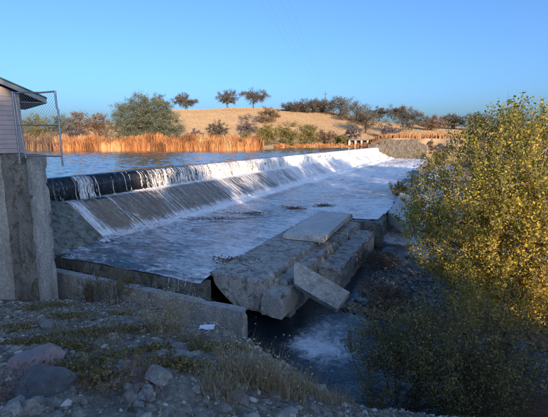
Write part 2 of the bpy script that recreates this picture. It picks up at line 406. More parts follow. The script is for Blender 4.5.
# camera-ray helper used to find real places on known planes (water level, ground, a given distance)
def ray(px, py):
    a = (px-267.5)/390.0; b = -(py-202.0)/390.0
    return np.array([a, math.cos(PITCH)+b*math.sin(PITCH), -math.sin(PITCH)+b*math.cos(PITCH)])
def at_z(px, py, z): r = ray(px, py); return np.array([0, 0, CAM_H]) + r*(z-CAM_H)/r[2]
def at_y(px, py, Y): r = ray(px, py); return np.array([0, 0, CAM_H]) + r*Y/r[1]
def on_ground(px, py):
    r = ray(px, py); k = np.concatenate([np.arange(2, 30, 0.05), np.arange(30, 500, 0.5)])
    P = np.array([0, 0, CAM_H]) + r[None, :]*k[:, None]
    g = ground_z(P[:, 0], P[:, 1]); i = np.argmax(P[:, 2] <= g)
    return np.array([P[i, 0], P[i, 1], g[i]])

# ------------------------------------------------------------------ water bodies
def water_sheet(name, tt, ss, zfun, foamfun, mat):
    T, S = np.meshgrid(tt, ss, indexing='ij')
    Z = zfun(T, S); Fm = foamfun(T, S)
    me = mesh_np(name, np.stack([T, S, Z], -1).reshape(-1, 3), grid_faces(len(tt), len(ss)), {'foam': Fm.ravel()}, True)
    return link(name, me, mat, rotz=ROT)
ss_l = np.concatenate([np.arange(9.65, 60, 0.22), np.arange(60, 119.5, 0.4)])
tt_l = -np.concatenate([np.arange(21.25, 45, 0.22), np.arange(45, 90, 0.4), np.arange(90, 200, 4.0)])[::-1]
def lake_z(t, s):
    y = s*Uv[1]+t*Nv[1]; x = s*Uv[0]+t*Nv[0]; calm = 0.12+0.88*sm(2, 16, shore(x)-y)
    return 0.03 + calm*sm(-21.3, -22.0, t)*(0.07*fbm(t*0.75, s*0.9, 0, 3, 31)+0.075*fbm(t*2.1, s*2.3, 0, 2, 32))
structure(water_sheet('lake_water', tt_l, ss_l, lake_z,
    lambda t, s: 0.5+0*t, M['lake']), 'calm blue lake held behind the weir')

ROUGH = lambda s: sm(30, 75, s)
def basin_z(t, s):
    base = -3.0
    rip = 0.05*fbm(t*1.3, s*1.1, 0, 4, 41) + 0.035*fbm(t*4, s*4, 0, 3, 42)
    jump = np.exp(-((t+16.5)/0.55)**2)*(0.05 + 0.22*sm(15, 60, s))*(1+0.9*fbm(t*2.5, s*2.0, 0, 4, 43))
    edge = -0.10*sm(12.1, 11.5, s)
    wav = 0.26*(0.25+0.75*ROUGH(s))*fbm(t*0.9, s*0.7, 0, 4, 44)
    return base + rip*(0.6+0.8*ROUGH(s)) + jump + edge + wav
def basin_foam(t, s):
    f = 0.53 + 0.10*fbm(t*0.25, s*0.12, 0, 3, 45)
    f = f + 0.25*np.exp(-((t+16.6)/0.7)**2)*sm(14, 30, s) + 0.04*ROUGH(s)
    f = f + 0.10*sm(-11.5, -8.5, t)*sm(12, 15, s)*sm(40, 24, s) - 0.05*sm(-10, -14, t)*sm(20, 14, s)
    return f
ss_b = np.concatenate([np.arange(11.5, 32, 0.11), np.arange(32, 60, 0.22), np.arange(60, 117.6, 0.45)])
tt_b = np.arange(-17.35, -3.95, 0.11)
T, S = np.meshgrid(tt_b, ss_b, indexing='ij')
edge_t = -8.25 + 0*S
edge_t = np.where(S > 25.7, -4.3 - 2.2*sm(30, 80, S) + 0.55*fbm(S*0.35, 1.7, 0, 3, 46), np.where(S > 12.2, -6.1, -8.35))
keep = T <= edge_t + 0.1
Zb = basin_z(T, S); Fb = basin_foam(T, S)
fac = grid_faces(len(tt_b), len(ss_b)); kf = keep.ravel()[fac].all(1)
me = mesh_np('basin_water', np.stack([T, S, Zb], -1).reshape(-1, 3), fac[kf], {'foam': Fb.ravel()}, True)
structure(link('basin_water', me, M['basin'], rotz=ROT), 'shallow foamy water spread over the basin below the weir')

# the lower level: dark still pool, foam downstream, small channel beside the basin
tt_w = np.concatenate([np.arange(-8.6, 4, 0.15), np.arange(4, 12.1, 0.5)]); ss_w = np.concatenate([np.arange(7.5, 34, 0.16), np.arange(34, 120, 1.0)])
def low_foam(t, s):
    f = 0.34 + 0*t
    for (px, py, r, a) in ((318, 345, 1.0, 0.20), (332, 356, 0.9, 0.14), (335, 324, 0.7, 0.20), (300, 345, 0.6, 0.14), (350, 345, 1.0, 0.08), (312, 330, 0.5, 0.10)):
        c = ST(*at_z(px, py, -4.55)[:2]); f = f + a*np.exp(-(((s-c[0])**2+(t-c[1])**2)/r**2))
    f = f + 0.24*sm(-5.2, -4.0, t)*sm(25.0, 26.5, s)*sm(2.5, -1.5, t)
    return f
T, S = np.meshgrid(tt_w, ss_w, indexing='ij')
keepw = (S < 11.3) | (T > -8.7)
keepw &= ~((S < 10.3) & (T < -5.6))
fac = grid_faces(len(tt_w), len(ss_w)); kf = keepw.ravel()[fac].all(1)
Zw = -4.55 + 0.03*fbm(T*1.5, S*1.5, 0, 4, 51) + 0.05*fbm(T*3, S*3, 0, 3, 52)*sm(0.4, 0.6, low_foam(T, S))
me = mesh_np('lower_pool', np.stack([T, S, Zw], -1).reshape(-1, 3), fac[kf], {'foam': low_foam(T, S).ravel()}, True)
structure(link('lower_pool', me, M['low_water'], rotz=ROT), 'dark lower pool with drifting foam under the broken sill')
structure(water_sheet('side_channel_water', np.arange(-22, -6.0, 0.15), np.arange(10.6, 11.62, 0.12),
    lambda t, s: -3.62 - 0.9*sm(-8.6, -6.4, t) + 0.03*fbm(t*3, s*3, 0, 3, 53), lambda t, s: 0.47+0.12*sm(11.2, 10.8, s)+0*t, M['low_water']), 'narrow channel of water between basin edge and low wall')

# ------------------------------------------------------------------ weir
S0, S1 = 11.6, 118.0
weir = thing('weir', 'long low weir with black rubber crest tube and sloping concrete apron', 'weir', (0, 0, 0), ROT)
ss = np.concatenate([np.arange(9.6, 60, 0.25), np.arange(60, S1+0.1, 0.5)]); aa = np.linspace(0, 2*math.pi, 25)[:-1]
A, S = np.meshgrid(aa, ss, indexing='ij')
R = 0.66 + 0.012*fbm(S*1.5, A*2, 0, 3, 60)
sag = 0.03*fbm(S*0.25, 0.5, 0, 2, 61)
V = np.stack([-20.86 + R*np.cos(A), S, -0.64 + R*np.sin(A)*0.99 + sag], -1)
a = np.arange(len(aa)*len(ss)).reshape(len(aa), len(ss)); a = np.concatenate([a, a[:1]], 0)
F = np.stack([a[:-1, :-1], a[1:, :-1], a[1:, 1:], a[:-1, 1:]], -1).reshape(-1, 4)
link('rubber_tube', mesh_np('rubber_tube', V.reshape(-1, 3), F, None, True), M['rubber'], weir)
def profile_sheet(name, prof, ss, amp, seed, mat, parent, close=True):
    prof = np.array(prof, float); d = np.concatenate([[0], np.cumsum(np.hypot(*np.diff(prof, axis=0).T))])
    q = np.arange(0, d[-1], 0.14); tt = np.interp(q, d, prof[:, 0]); zz = np.interp(q, d, prof[:, 1])
    T, S = np.meshgrid(tt, ss, indexing='ij'); Z = np.meshgrid(zz, ss, indexing='ij')[0]
    nz = amp*fbm(T*1.4, S*1.1, Z, 4, seed)
    return link(name, mesh_np(name, np.stack([T, S, Z+nz], -1).reshape(-1, 3), grid_faces(len(q), len(ss)), None, True), mat, parent)
ssw = np.concatenate([np.arange(11.6, 50, 0.22), np.arange(50, S1+0.1, 0.5)])
profile_sheet('sill', [(-21.9, -2.5), (-21.8, -1.36), (-19.55, -1.36), (-19.5, -1.42)], ssw, 0.02, 62, M['concrete_dark'], weir)
profile_sheet('apron', [(-19.62, -1.37), (-19.4, -1.42), (-17.0, -3.02), (-16.6, -3.35), (-16.5, -5.6)], ssw, 0.03, 63, M['apron'], weir)
# mossy ramp at the weir's near end
ts = np.arange(-22.0, -16.3, 0.12); sr = np.arange(10.9, 15.2, 0.12)
T, S = np.meshgrid(ts, sr, indexing='ij')
Z = -1.15 - 0.62*np.clip(T+19.4, 0, 5) - 0.10*sm(14, 15, S) + 0.14*fbm(T*1.1, S*1.1, 0, 4, 64) + 0.05*fbm(T*4, S*4, 0, 3, 65)
Z = Z - 0.5*sm(14.3, 15.1, S) - 0.35*sm(11.7, 11.1, S)
Z = np.where(T < -20.4, np.minimum(Z, -1.1), Z)
link('side_ramp', mesh_np('side_ramp', np.stack([T, S, Z], -1).reshape(-1, 3), grid_faces(len(ts), len(sr)), None, True), M['mossy'], weir)
V, F = rough_box(8.2, 0.5, 2.6, 0.2, 0.015, 0.03, 66); V += np.array([-12.3, 11.78, -3.14])
link('basin_edge', mesh_np('basin_edge', V, F), M['concrete_dark'], weir)
V, F = rough_box(0.9, 0.7, 2.2, 0.2, 0.015, 0.03, 67); V += np.array([-16.5, 11.85, -3.05])
link('basin_corner', mesh_np('basin_corner', V, F), M['concrete_dark'], weir)

# water pouring over the crest: separate falling strands, sparse at the near end, closing up further out
def strands():
    V, F, off = [], [], 0
    r = np.random.default_rng(5)
    th = np.linspace(1.1, 0.0, 7)
    def path(k, w0):
        jit = r.normal(0, 0.018, 4)
        rr = 0.66 + 0.02 + w0
        t = -20.86 + rr*np.cos(th) ; z = -0.64 + rr*np.sin(th)
        t2 = np.array([rr+0.03, rr+0.06, rr+0.12, rr+0.20])-20.86 + jit*0.6; z2 = np.array([-0.82, -1.0, -1.2, -1.37])
        return np.concatenate([t, t2]), np.concatenate([z, z2])
    items = []
    s = 9.8
    while s < S1-0.3:
        if 15.9 < s < 17.1: dens = 0.30
        elif s < 20.8: dens = 0.05
        elif s < 25: dens = 0.05 + 0.28*(s-20.8)/4
        else: dens = 0.22
        st = 0.05 if s < 45 else 0.16
        dens *= 0.35+1.3*(0.5+0.5*float(vnoise(s*0.9, 0.3, 0, 71)))
        if r.random() < dens: items.append((s, r.uniform(0.006, 0.022)*(1.0 if s < 45 else 2.5)))
        s += st*r.uniform(0.7, 1.3)
    for (s, w) in items:
        t, z = path(0, r.uniform(0, 0.05)); k = len(t)
        drift = np.cumsum(r.normal(0, 0.02, k)); wid = w*np.linspace(0.6, 1.8, k)*r.uniform(0.1, 2.4, k)
        cx = s + drift
        L = np.stack([t, cx-wid/2, z], 1); Mid = np.stack([t+0.02+wid*0.25, cx, z+0.012], 1); Rr = np.stack([t, cx+wid/2, z], 1)
        V.append(np.concatenate([L, Mid, Rr])); i = np.arange(k-1); i = i[r.random(k-1) > 0.25]
        F.append(np.concatenate([np.stack([i, i+1, k+i+1, k+i], 1), np.stack([k+i, k+i+1, 2*k+i+1, 2*k+i], 1)])+off); off += 3*k
    return np.concatenate(V), np.concatenate(F)
V, F = strands()
n = NT('falling_sheet'); v = n.coord((1.0, 7.0, 0.7)); a = n.noise(v, 1.0, 9, 0.75, 0.35); b = n.noise(n.coord((3, 9, 3)), 2.0, 6, 0.7)
f = n.math('ADD', n.math('ADD', n.math('MULTIPLY', a, 0.7), n.math('MULTIPLY', b, 0.3)), n.math('SUBTRACT', n.attr('foam'), 0.5))
mr = n.node('ShaderNodeMapRange'); mr.interpolation_type = 'SMOOTHSTEP'; n.link(f, mr.inputs[0]); mr.inputs[1].default_value = 0.47; mr.inputs[2].default_value = 0.62
wh = n.bsdf((0.80, 0.81, 0.82), 0.4, n.bump(a, 0.9, 0.06), 0.4)
tr = n.node('ShaderNodeBsdfTransparent'); gl = n.node('ShaderNodeBsdfGlossy'); gl.inputs['Roughness'].default_value = 0.12
fr = n.node('ShaderNodeFresnel'); fr.inputs['IOR'].default_value = 1.25
M['sheet'] = n.done(n.mixs(mr.outputs[0], n.mixs(fr.outputs[0], tr.outputs[0], gl.outputs[0]), wh))
th = np.linspace(1.9, 0.0, 12); rr = 0.70
pt = np.concatenate([-20.86+rr*np.cos(th), -20.86+rr+np.array([0.02, 0.05, 0.09, 0.14, 0.20])]); pz = np.concatenate([-0.64+rr*np.sin(th), np.array([-0.76, -0.9, -1.05, -1.2, -1.36])])
ssh = np.concatenate([np.arange(9.7, 48, 0.05), np.arange(48, S1, 0.12)])
K, S = np.meshgrid(np.arange(len(pt)), ssh, indexing='ij'); fk = np.clip((K-3)/12.0, 0, 1)
T = pt[K] + fk*((0.07+0.16*sm(35, 60, S))*fbm(S*2.2, K*0.12, 0, 3, 76)+0.09*fbm(S*7, K*0.2, 0, 2, 77)); Z = pz[K] + 0.02*fbm(S*4, K*0.3, 0, 3, 78)
dn = np.interp(S, [9, 14, 15.7, 16.0, 17.0, 17.3, 20.5, 22, 25, 30, 38, 46, 60, 120], [0.46, 0.42, 0.40, 0.56, 0.53, 0.42, 0.41, 0.50, 0.54, 0.56, 0.57, 0.59, 0.61, 0.63])
dn = dn + 0.07*fbm(S*0.8, 0.4, 0, 3, 79) - 0.10*sm(5, 1, K)*sm(60, 40, S) - 0.05*sm(5, 1, K)
sh_ = link('falling_water', mesh_np('falling_water', np.stack([T, S, Z], -1).reshape(-1, 3), grid_faces(len(pt), len(ssh)), {'foam': dn.ravel()}, True), M['sheet'], rotz=ROT)
structure(sh_, 'ragged sheet of white water falling over the crest')
wf = link('waterfall', mesh_np('waterfall', V, F, None, True), M['fall'], rotz=ROT)
tag(wf, 'white strands of water pouring over the black crest tube', 'waterfall', kind='stuff')
# film and splash on ledge and apron
prof = np.array([(-20.15, -1.30), (-19.62, -1.33), (-19.35, -1.40), (-17.0, -2.97), (-16.7, -3.06)])
d = np.concatenate([[0], np.cumsum(np.hypot(*np.diff(prof, axis=0).T))]); q = np.arange(0, d[-1], 0.09)
tt = np.interp(q, d, prof[:, 0]); zz = np.interp(q, d, prof[:, 1])
ssf = np.concatenate([np.arange(14.7, 45, 0.12), np.arange(45, S1, 0.3)])
T, S = np.meshgrid(tt, ssf, indexing='ij'); Z = np.meshgrid(zz, ssf, indexing='ij')[0]; Q = np.meshgrid(q, ssf, indexing='ij')[0]
Z = Z + 0.035*fbm(T*0.8, S*4, 0, 3, 72)*(1+2*ROUGH(S)) + 0.16*ROUGH(S)*fbm(T*2, S*2, 0, 4, 73) + 0.03
fm = 0.475 + 0.20*np.exp(-((Q-0.35)/0.35)**2)*sm(15, 20, S) + 0.06*sm(20, 34, S) + 0.10*sm(34, 60, S) + 0.12*sm(3.0, 3.6, Q) + 0.16*sm(15.9, 15.1, S) + 0.10*fbm(S*0.5, 0.2, 0, 3, 74)
me = mesh_np('apron_water', np.stack([T, S, Z], -1).reshape(-1, 3), grid_faces(len(q), len(ssf)), {'foam': fm.ravel()}, True)
structure(link('apron_water', me, M['film'], rotz=ROT), 'thin white-streaked water running down the sloping apron')
tq = np.arange(-16.4, -8.1, 0.06); zq = np.linspace(0, 1, 8); T, Q = np.meshgrid(tq, zq, indexing='ij')
V = np.stack([T, 11.50-0.10*Q**0.6+0.02*fbm(T*6, Q*2, 0, 2, 80), -3.07-0.56*Q], -1).reshape(-1, 3)
fe = 0.405+0.12*fbm(T*0.9, 0.3, 0, 3, 81)+0.06*sm(-12, -9, T)
n = NT('edge_spill'); v = n.coord((9.0, 1.0, 0.7)); a = n.noise(v, 1.0, 9, 0.75, 0.35)
f = n.math('ADD', a, n.math('SUBTRACT', n.attr('foam'), 0.5)); mr = n.node('ShaderNodeMapRange'); mr.interpolation_type = 'SMOOTHSTEP'; n.link(f, mr.inputs[0]); mr.inputs[1].default_value = 0.5; mr.inputs[2].default_value = 0.66
tr = n.node('ShaderNodeBsdfTransparent'); M['spill'] = n.done(n.mixs(mr.outputs[0], tr.outputs[0], n.bsdf((0.8, 0.81, 0.82), 0.4, None, 0.4)))
structure(link('edge_spill', mesh_np('edge_spill', V, grid_faces(len(tq), len(zq)), {'foam': fe.ravel()}, True), M['spill'], rotz=ROT), 'thin trickles spilling over the near edge of the basin')
# splash lumps along the ledge and at the apron's foot
def splash(n, seed):
    r = np.random.default_rng(seed); ico = ICO; V, F, off = [], [], 0
    for k in range(n):
        s = 14 + (S1-15)*r.random()**1.6
        if r.random() < 0.5 and s > 20: t, z = -20.0 + r.normal(0, 0.10), -1.30
        else: t, z = -16.6 + r.normal(0, 0.25), -2.98
        sz = r.uniform(0.03, 0.09)*(1+1.4*ROUGH(s))
        v = ico[0]*np.array([sz, sz*1.6, sz*0.8])*(1+0.3*r.normal(size=(len(ico[0]), 1))) + np.array([t, s, z])
        V.append(v); F.append(ico[1]+off); off += len(v)
    return np.concatenate(V), np.concatenate(F)
import bmesh
def ico_mesh(sub):
    bm = bmesh.new(); bmesh.ops.create_icosphere(bm, subdivisions=sub, radius=1.0)
    V = np.array([v.co[:] for v in bm.verts]); F = np.array([[v.index for v in f.verts] for f in bm.faces]); bm.free(); return V, F
ICO = ico_mesh(1); ICO2 = ico_mesh(2); ICO3 = ico_mesh(3)
V, F = splash(2600, 75)
tag(link('splash_foam', mesh_np('splash_foam', V, F, None, True), M['fall'], rotz=ROT), 'white splashing foam along ledge and foot of the weir', 'foam', kind='stuff')

# ------------------------------------------------------------------ pier, platform, pump house, gate
pier = thing('concrete_pier', 'tall rough concrete pier wall standing at the left edge', 'pier', (0, 0, 0), ROT)
def prism_box(name, t0, t1, s0, s1, z0, z1, mat, parent, cell=0.2, amp=0.02, chip=0.04, seed=1):
    V, F = rough_box(t1-t0, s1-s0, z1-z0, cell, amp, chip, seed); V += np.array([(t0+t1)/2, (s0+s1)/2, z1])
    return link(name, mesh_np(name, V, F), mat, parent)
prism_box('wall', -21.8, -13.95, 9.0, 9.6, -5.2, 1.68, M['concrete_pebble'], pier, 0.16, 0.03, 0.06, 81)
prism_box('end_face', -13.942, -13.78, 8.97, 9.63, -5.2, 1.66, M['concrete'], pier, 0.14, 0.02, 0.05, 82)
PB = at_y(18, 90, 15.2); hb = np.array([PB[0], PB[1]])
dep = np.array([-0.66, 0.75]); dep /= np.linalg.norm(dep); wid = np.array([-dep[1], dep[0]])   # wid points to the left
house = thing('pump_house', 'small pump house with mauve siding and green roof edge at left', 'building')
def hp(a, b, z): p = hb + wid*a + dep*b; return (p[0], p[1], z)     # a: metres left of the corner, b: metres back
rz_w = math.atan2(wid[1], wid[0])
BW, BD, Z0, ZE = 3.2, 3.4, 1.70, 3.95
slope = 0.42
# core walls
V, F = boxes([((*(hb+wid*BW/2+dep*(BD/2+0.02)), (Z0+ZE)/2), (BW-0.04, BD-0.04, ZE-Z0), rz_w)])
link('wall', mesh_np('wall', V, F), M['siding'], house)
V = np.array([hp(0.02, 0.02, ZE), hp(BW-0.02, 0.02, ZE), hp(BW/2, 0.02, ZE+slope*BW/2), hp(0.02, BD, ZE), hp(BW-0.02, BD, ZE), hp(BW/2, BD, ZE+slope*BW/2)])
me = bpy.data.meshes.new('gable'); me.from_pydata([tuple(p) for p in V], [], [(0, 1, 2), (5, 4, 3), (0, 3, 4, 1)]); link('gable', me, M['siding'], house)
for k in range(13):
    z = Z0+0.09+k*0.175
    V, F = boxes([((*(hb+wid*BW/2-dep*0.008), z), (BW+0.03, 0.03, 0.165), rz_w)])
    link('siding_board', mesh_np('siding_board', V, F), M['siding'], house)
for k in range(13):
    z = Z0+0.09+k*0.175
    V, F = boxes([((*(hb+dep*BD/2-wid*0.008), z), (0.03, BD, 0.165), rz_w)])
    link('siding_board', mesh_np('siding_board', V, F), M['siding'], house)
OV, OF = 0.85, 0.45
def roof_plane(a0, z0, a1, z1, th, b0, b1, name, mat, parent):
    P = [hp(a0, b0, z0), hp(a1, b0, z1), hp(a1, b1, z1), hp(a0, b1, z0)]
    Q = [(p[0], p[1], p[2]-th) for p in P]
    me = bpy.data.meshes.new(name); me.from_pydata(P+Q, [], [(0, 1, 2, 3), (7, 6, 5, 4), (0, 4, 5, 1), (1, 5, 6, 2), (2, 6, 7, 3), (3, 7, 4, 0)])
    return link(name, me, mat, parent)
zc = ZE+0.22
roof = roof_plane(-OV, zc-slope*OV, BW/2, zc+slope*BW/2, 0.05, -OF-0.05, BD+OF, 'roof', M['roof'], house)
roof_plane(BW/2+0.002, zc+slope*BW/2, BW+OV, zc-slope*OV, 0.05, -OF-0.05, BD+OF, 'roof', M['roof'], house)
roof_plane(-OV+0.01, zc-slope*OV-0.055, BW/2, zc+slope*BW/2-0.055, 0.17, -OF, -OF+0.05, 'fascia', M['fascia'], house)
roof_plane(BW/2+0.002, zc+slope*BW/2-0.055, BW+OV-0.01, zc-slope*OV-0.055, 0.17, -OF, -OF+0.05, 'fascia', M['fascia'], house)
roof_plane(-OV+0.005, zc-slope*OV-0.055, -OV+0.05, zc-slope*OV-0.04, 0.17, -OF+0.055, BD+OF, 'fascia', M['fascia'], house)
roof_plane(-OV+0.055, zc-slope*OV-0.20, 0.0, zc-slope*OV-0.20, 0.02, -OF+0.055, BD+OF, 'soffit', M['soffit'], house)
for k in range(1, 9):
    b = -OF+k*0.5; roof_plane(-OV, zc-slope*OV+0.032, BW/2, zc+slope*BW/2+0.032, 0.03, b, b+0.03, 'roof_seam', M['roof'], roof)
# platform of the pier carrying the house
pc = hb + wid*(BW/2) + dep*(BD/2+0.1)
V, F = rough_box(BW+0.1, BD-0.1, 7.0, 0.3, 0.015, 0.03, 83)
cs, sn = math.cos(rz_w+math.pi/2-math.pi/2), math.sin(rz_w)
V = np.stack([V[:, 0]*cs-V[:, 1]*sn+pc[0], V[:, 0]*sn+V[:, 1]*cs+pc[1], V[:, 2]+1.69], 1)
inv = np.array([[math.cos(-ROT), -math.sin(-ROT)], [math.sin(-ROT), math.cos(-ROT)]]); V[:, :2] = V[:, :2] @ inv.T
link('platform', mesh_np('platform', V, F), M['concrete'], pier)

gate = thing('chain_link_gate', 'galvanised chain-link gate panel sticking out past the pier top', 'gate', (0, 0, 0))
YG = 14.0
gA = at_y(19, 151, YG); gB = at_y(61.5, 151, 13.4); gz0, gz1 = 1.62, at_y(60, 91, 13.4)[2]
def gpt(f, z): return (gA[0]+(gB[0]-gA[0])*f, gA[1]+(gB[1]-gA[1])*f, z)
H = gz1-gz0
V, F = tubes([([gpt(0.0, gz0-0.25), gpt(-0.02, gz1+0.05)], [0.04, 0.04])], 8); link('post', mesh_np('post', V, F, None, True), M['steel'], gate)
V, F = tubes([([gpt(0.16, gz0-0.05), gpt(0.09, gz0+H*0.45), gpt(0.02, gz1)], [0.03]*3)], 8); link('brace', mesh_np('brace', V, F, None, True), M['steel'], gate)
V, F = tubes([([gpt(1.0, gz0-0.3), gpt(1.0, gz0+H*0.72), gpt(0.975, gz0+H*0.75), gpt(0.965, gz1)], [0.032]*4)], 8); link('post', mesh_np('post', V, F, None, True), M['steel'], gate)
V, F = tubes([([gpt(0.0, gz1), gpt(0.3, gz1+0.01), gpt(0.6, gz1-0.03), gpt(0.965, gz1-0.01)], [0.03]*4)], 8); link('rail', mesh_np('rail', V, F, None, True), M['steel'], gate)
V, F = tubes([([gpt(0.05, gz0+H*0.50), gpt(1.0, gz0+H*0.49)], [0.022]*2)], 8); link('rail', mesh_np('rail', V, F, None, True), M['steel'], gate)
V, F = tubes([([gpt(0.05, gz0+0.03), gpt(1.0, gz0+0.03)], [0.025]*2)], 8); link('rail', mesh_np('rail', V, F, None, True), M['steel'], gate)
LG = float(np.hypot(gB[0]-gA[0], gB[1]-gA[1])); paths = []
cellg = 0.115
for k in range(-int(H/cellg)-2, int(LG/cellg)+2):
    for sg in (1, -1):
        a0 = k*cellg if sg > 0 else k*cellg + H
        # clip the diagonal to the panel
        p0, p1 = (a0, 0.0), (a0+sg*H, H)
        ts = [0.0, 1.0]; dx = p1[0]-p0[0]
        for xx in (0.0, LG):
            tcut = (xx-p0[0])/dx
            if 0 < tcut < 1: ts.append(tcut)
        ts = sorted(ts)
        for q0, q1 in zip(ts[:-1], ts[1:]):
            mid = p0[0]+dx*(q0+q1)/2
            if 0 <= mid <= LG and q1-q0 > 0.01:
                A_, B_ = gpt((p0[0]+dx*q0)/LG, gz0+H*q0), gpt((p0[0]+dx*q1)/LG, gz0+H*q1); off = 0.004*sg
                paths.append(([(A_[0], A_[1]+off, A_[2]), (B_[0], B_[1]+off, B_[2])], [0.0035, 0.0035]))
V, F = tubes(paths, 4)
link('wire_mesh', mesh_np('wire_mesh', V, F), M['steel'], gate)

# ------------------------------------------------------------------ low wall and broken sill
wall = thing('retaining_wall', 'low concrete wall with worn top ending beside the dark pool', 'wall', (0, 0, 0), ROT)
prism_box('wall_body', -21.0, -5.90, 10.38, 10.75, -6.0, -3.30, M['concrete'], wall, 0.15, 0.02, 0.05, 91)

sill = thing('broken_sill', 'big undercut concrete sill block with stepped right side', 'concrete block', (0, 0, 0), ROT)
def under(V):
    V = V.copy(); f = np.clip(-(V[:, 2])/1.25, 0, 1); lf = np.clip(-(V[:, 0])/1.15, 0, 1)
    V[:, 0] += np.where(V[:, 0] < 0, f**1.5*1.2*lf*sm(-5.2, -6.9, V[:, 1]), 0); return V
V, F = rough_box(2.32, 13.6, 1.25, 0.10, 0.022, 0.09, 92, under); V += np.array([-7.16, 18.95, -2.88]); V[:, 2] += 0.012*(V[:, 1]-12)
link('sill_body', mesh_np('sill_body', V, F), M['sill'], sill)
prism_box('step', -5.998, -5.18, 11.95, 14.6, -4.1, -3.26, M['concrete'], sill, 0.10, 0.02, 0.10, 93)
prism_box('upper_step', -5.996, -5.30, 13.1, 25.6, -4.6, -3.08, M['sill'], sill, 0.11, 0.04, 0.14, 94)
prism_box('lower_step', -5.296, -4.25, 16.2, 24.3, -4.9, -3.42, M['sill'], sill, 0.11, 0.04, 0.14, 95)
prism_box('footing', -7.0, -5.4, 14.0, 24.0, -5.6, -4.15, M['concrete_dark'], sill, 0.3, 0.04, 0.1, 96)

def place(V, origin, ex, ey, ez):
    return np.array(origin) + V[:, 0:1]*np.array(ex) + V[:, 1:2]*np.array(ey) + V[:, 2:3]*np.array(ez)
# pale slab lying on the sill
cap = [at_z(*p, -2.52) for p in ((287, 232), (320, 239.5), (347, 216.5), (322, 209.5))]
o = (cap[0]+cap[1]+cap[2]+cap[3])/4; ey = (cap[3]+cap[2]-cap[0]-cap[1])/2; ly = np.linalg.norm(ey); ey /= ly
ex = np.array([ey[1], -ey[0], 0]); lx = 2.15
V, F = rough_box(lx, ly, 0.26, 0.13, 0.008, 0.025, 97); V = place(V, o, ex, ey, (0, 0, 1))
o_ = link('cap_slab', mesh_np('cap_slab', V, F), M['concrete_pale']); tag(o_, 'pale flat concrete slab lying on far end of the sill block', 'concrete slab')
# slab leaning against the step
def tilted(name, P00, P10, P01, thick, mat, seed, label, P11=None):
    P00, P10, P01 = map(np.array, (P00, P10, P01)); P11 = P10+P01-P00 if P11 is None else np.array(P11)
    lx = np.linalg.norm(P10-P00); ly = np.linalg.norm(P01-P00); ez = np.cross((P10-P00)/lx, (P01-P00)/ly); ez /= np.linalg.norm(ez); flip = ez[2] < 0
    if flip: ez = -ez
    V, F = rough_box(lx, ly, thick, 0.10, 0.018, 0.08, seed)
    a = (V[:, 0:1]/lx+0.5); b = (V[:, 1:2]/ly+0.5)
    V = P00*(1-a)*(1-b) + P10*a*(1-b) + P01*(1-a)*b + P11*a*b + V[:, 2:3]*ez
    if flip: F = F[:, ::-1]
    return tag(link(name, mesh_np(name, V, F), mat), label, 'concrete slab')
tilted('leaning_slab', at_y(294, 284, 13.55), at_y(337, 309, 12.7), at_y(294, 260, 14.3), 0.36, M['concrete'], 98, 'tilted concrete slab leaning against the right side of the sill block', at_y(350, 292, 13.6))
tilted('cracked_slab', at_z(388, 212, -3.05), at_z(408, 223, -3.25), at_z(401, 192, -2.6), 0.8, M['concrete_pale'], 99, 'cracked tilted concrete slab at basin edge left of the golden tree')
# further pieces of the torn sill edge along the basin
tilted('torn_slab', at_z(398, 196, -2.95), at_z(416, 200, -3.2), at_z(407, 183, -2.55), 0.7, M['concrete'], 105, 'second tilted slab on the basin edge, behind the cracked slab')
for k, (s, t, lx, ly, zt, lab) in enumerate(((41.5, -4.6, 1.3, 4.2, -2.95, 'low dark concrete chunk on basin edge just beyond the cracked slab'), (52.0, -5.3, 1.2, 6.0, -2.9, 'middle concrete chunk of the far basin edge'), (66.0, -5.7, 1.2, 9.0, -2.9, 'farthest dark concrete chunk along the basin edge'))):
    V, F = rough_box(lx, ly, 1.9, 0.22, 0.06, 0.15, 100+k); p = W(s, t)
    o_ = link('sill_chunk', mesh_np('sill_chunk', V, F), M['concrete_dark'], None, (p[0], p[1], zt), ROT+0.06*(k-1)); o_.rotation_euler[1] = 0.10
    tag(o_, lab, 'concrete block', 'torn pieces of the basin sill')
prism_list = thing('basin_edge_wall', 'rough torn concrete edge of the basin running to the far bank', 'wall', (0, 0, 0), ROT)
prism_box('edge_end', -5.95, -3.95, 25.0, 26.1, -5.6, -3.04, M['concrete_dark'], prism_list, 0.16, 0.05, 0.12, 104)
sse = np.arange(25.3, 117.5, 0.5); prof = [(-5.2, -3.05), (-4.55, -3.12), (-4.3, -3.4), (-4.25, -5.4)]
pr = np.array(prof); T = np.zeros((len(prof), len(sse))); Z = T.copy()
for i, (t_, z_) in enumerate(prof):
    e = -4.3 - 2.2*sm(30, 80, sse) + 0.55*fbm(sse*0.35, 1.7, 0, 3, 46)
    T[i] = e + (t_+4.3) + 0.10; Z[i] = z_ + 0.12*fbm(sse*0.8, i*3.0, 0, 3, 103)
S = np.broadcast_to(sse, T.shape)
link('edge_slab', mesh_np('edge_slab', np.stack([T, S, Z], -1).reshape(-1, 3), grid_faces(len(prof), len(sse))), M['concrete_dark'], prism_list)

